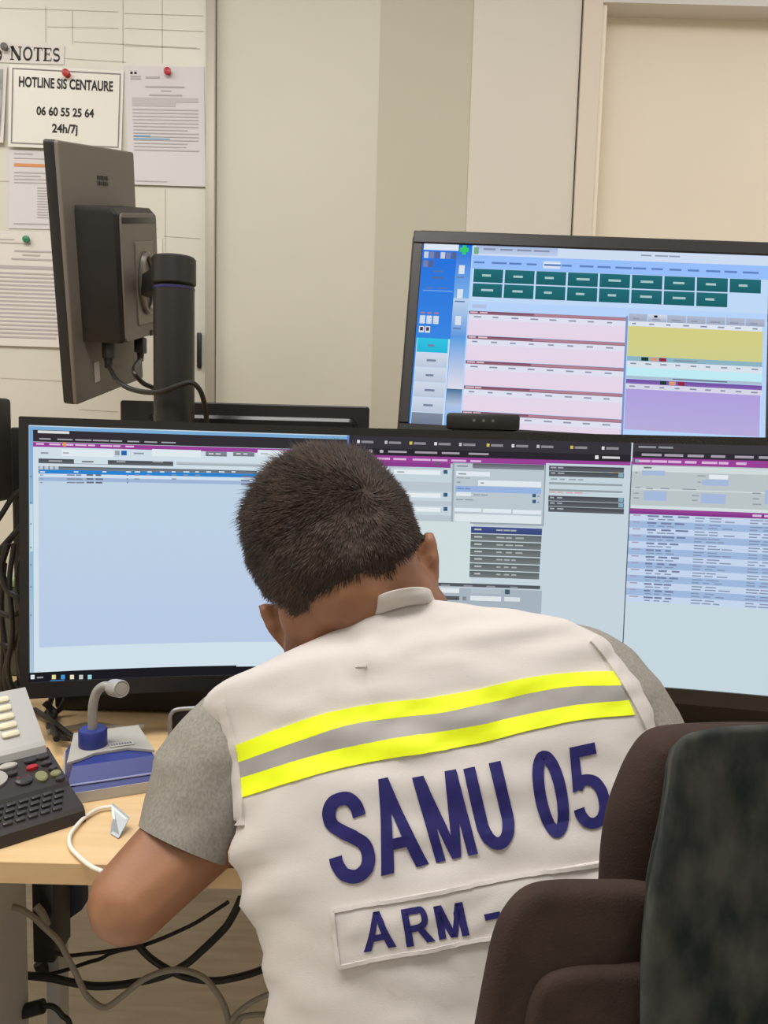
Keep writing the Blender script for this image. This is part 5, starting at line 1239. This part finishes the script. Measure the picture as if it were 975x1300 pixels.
up_o = px_outline([(757, 1130), (760, 1080), (768, 1030), (784, 985), (800, 952), (820, 927), (850, 917), (920, 913), (1000, 913), (1200, 916), (1420, 922), (1500, 950), (1530, 1020), (1540, 1150), (1550, 1500), (1500, 1560), (1200, 1560), (900, 1560), (790, 1560), (760, 1500), (756, 1300)], YU)
cushion('high_back', up_o, YU, .09, M_brownfab, .03)  # brown here stands for the sheen on the turned side
YV = .322
pan = px_outline([(818, 1130), (826, 1085), (838, 1030), (846, 980), (850, 950), (866, 924), (930, 913), (1010, 912), (1200, 915), (1400, 924), (1460, 970), (1490, 1150), (1500, 1500), (1450, 1560), (1200, 1560), (880, 1560), (815, 1540), (808, 1400), (808, 1300), (811, 1200)], YV+.006)
cushion('nap_shade_panel', pan, YV, .05, M_nap_shade, .005, dome=.0, shear=(.3, -.5), label='front of the chair back, light on its velvet nap painted black-green')  # tone change of light on the nap, painted as its own panel
YL = .345
lo = px_outline([(600, 1305), (612, 1240), (624, 1185), (640, 1150), (665, 1125), (700, 1116), (760, 1115), (820, 1117), (850, 1135), (862, 1200), (862, 1300), (862, 1480), (850, 1540), (760, 1560), (640, 1560), (588, 1540), (586, 1420)], YL)
cushion('side_bolster', lo, YL, .05, shear=(.2, -.62), m=mat('brown_lit_nap', (60, 48, 44), .92, rgb2=(67, 54, 49), noise_scale=40, bump=.25, bump_scale=900, spec=.1), round_=.014, dome=.006)  # same upholstery, its lit tone painted as brown
lo2 = px_outline([(655, 1310), (662, 1260), (680, 1225), (715, 1211), (770, 1208), (820, 1210), (850, 1225), (858, 1300), (858, 1450), (840, 1510), (740, 1520), (665, 1500), (652, 1420)], YL)
cushion('bolster_inset', lo2, YL-.010, .02, MATS['brown_lit_nap'], .010, dome=.003)
b = MB(); b.box((.30, .10, .47), (.46, .42, .08), .03, 3); b.build('seat', M_brownfab, chr_)
zb = atY(800, 1560, YL)[2]
b = MB(); b.box((.30, .40, (zb+.05+.44)/2), (.07, .018, zb+.05-.44), .006); b.box((.30, .33, .425), (.07, .15, .014), .004); b.build('back_bar', M_black, chr_)
MB().add(*lathe([(.03, .07), (.03, .26), (.019, .26), (.019, .43)], 20, None, (.30, .12, 0))).build('gas_column', M_black, chr_)
for k in range(5):
    a = 2*math.pi*k/5+.9; dr = np.array([math.cos(a), math.sin(a), 0]); q = np.array([.30, .12, 0]); L_ = .24
    lg = MB().tube([q+np.array([0, 0, .10]), q+dr*L_*.6+np.array([0, 0, .09]), q+dr*L_+np.array([0, 0, .066])], [.024, .02, .015], 10).build('leg', M_black, chr_)
    MB().add(*lathe([(.004, -.012), (.026, -.012), (.028, -.006), (.028, .006), (.026, .012), (.004, .012)], 20, np.array(Vector((-dr[1], dr[0], 0)).to_track_quat('Z', 'Y').to_matrix()), q+dr*L_+np.array([0, 0, .0285]))).build('caster', M_blackg, lg)
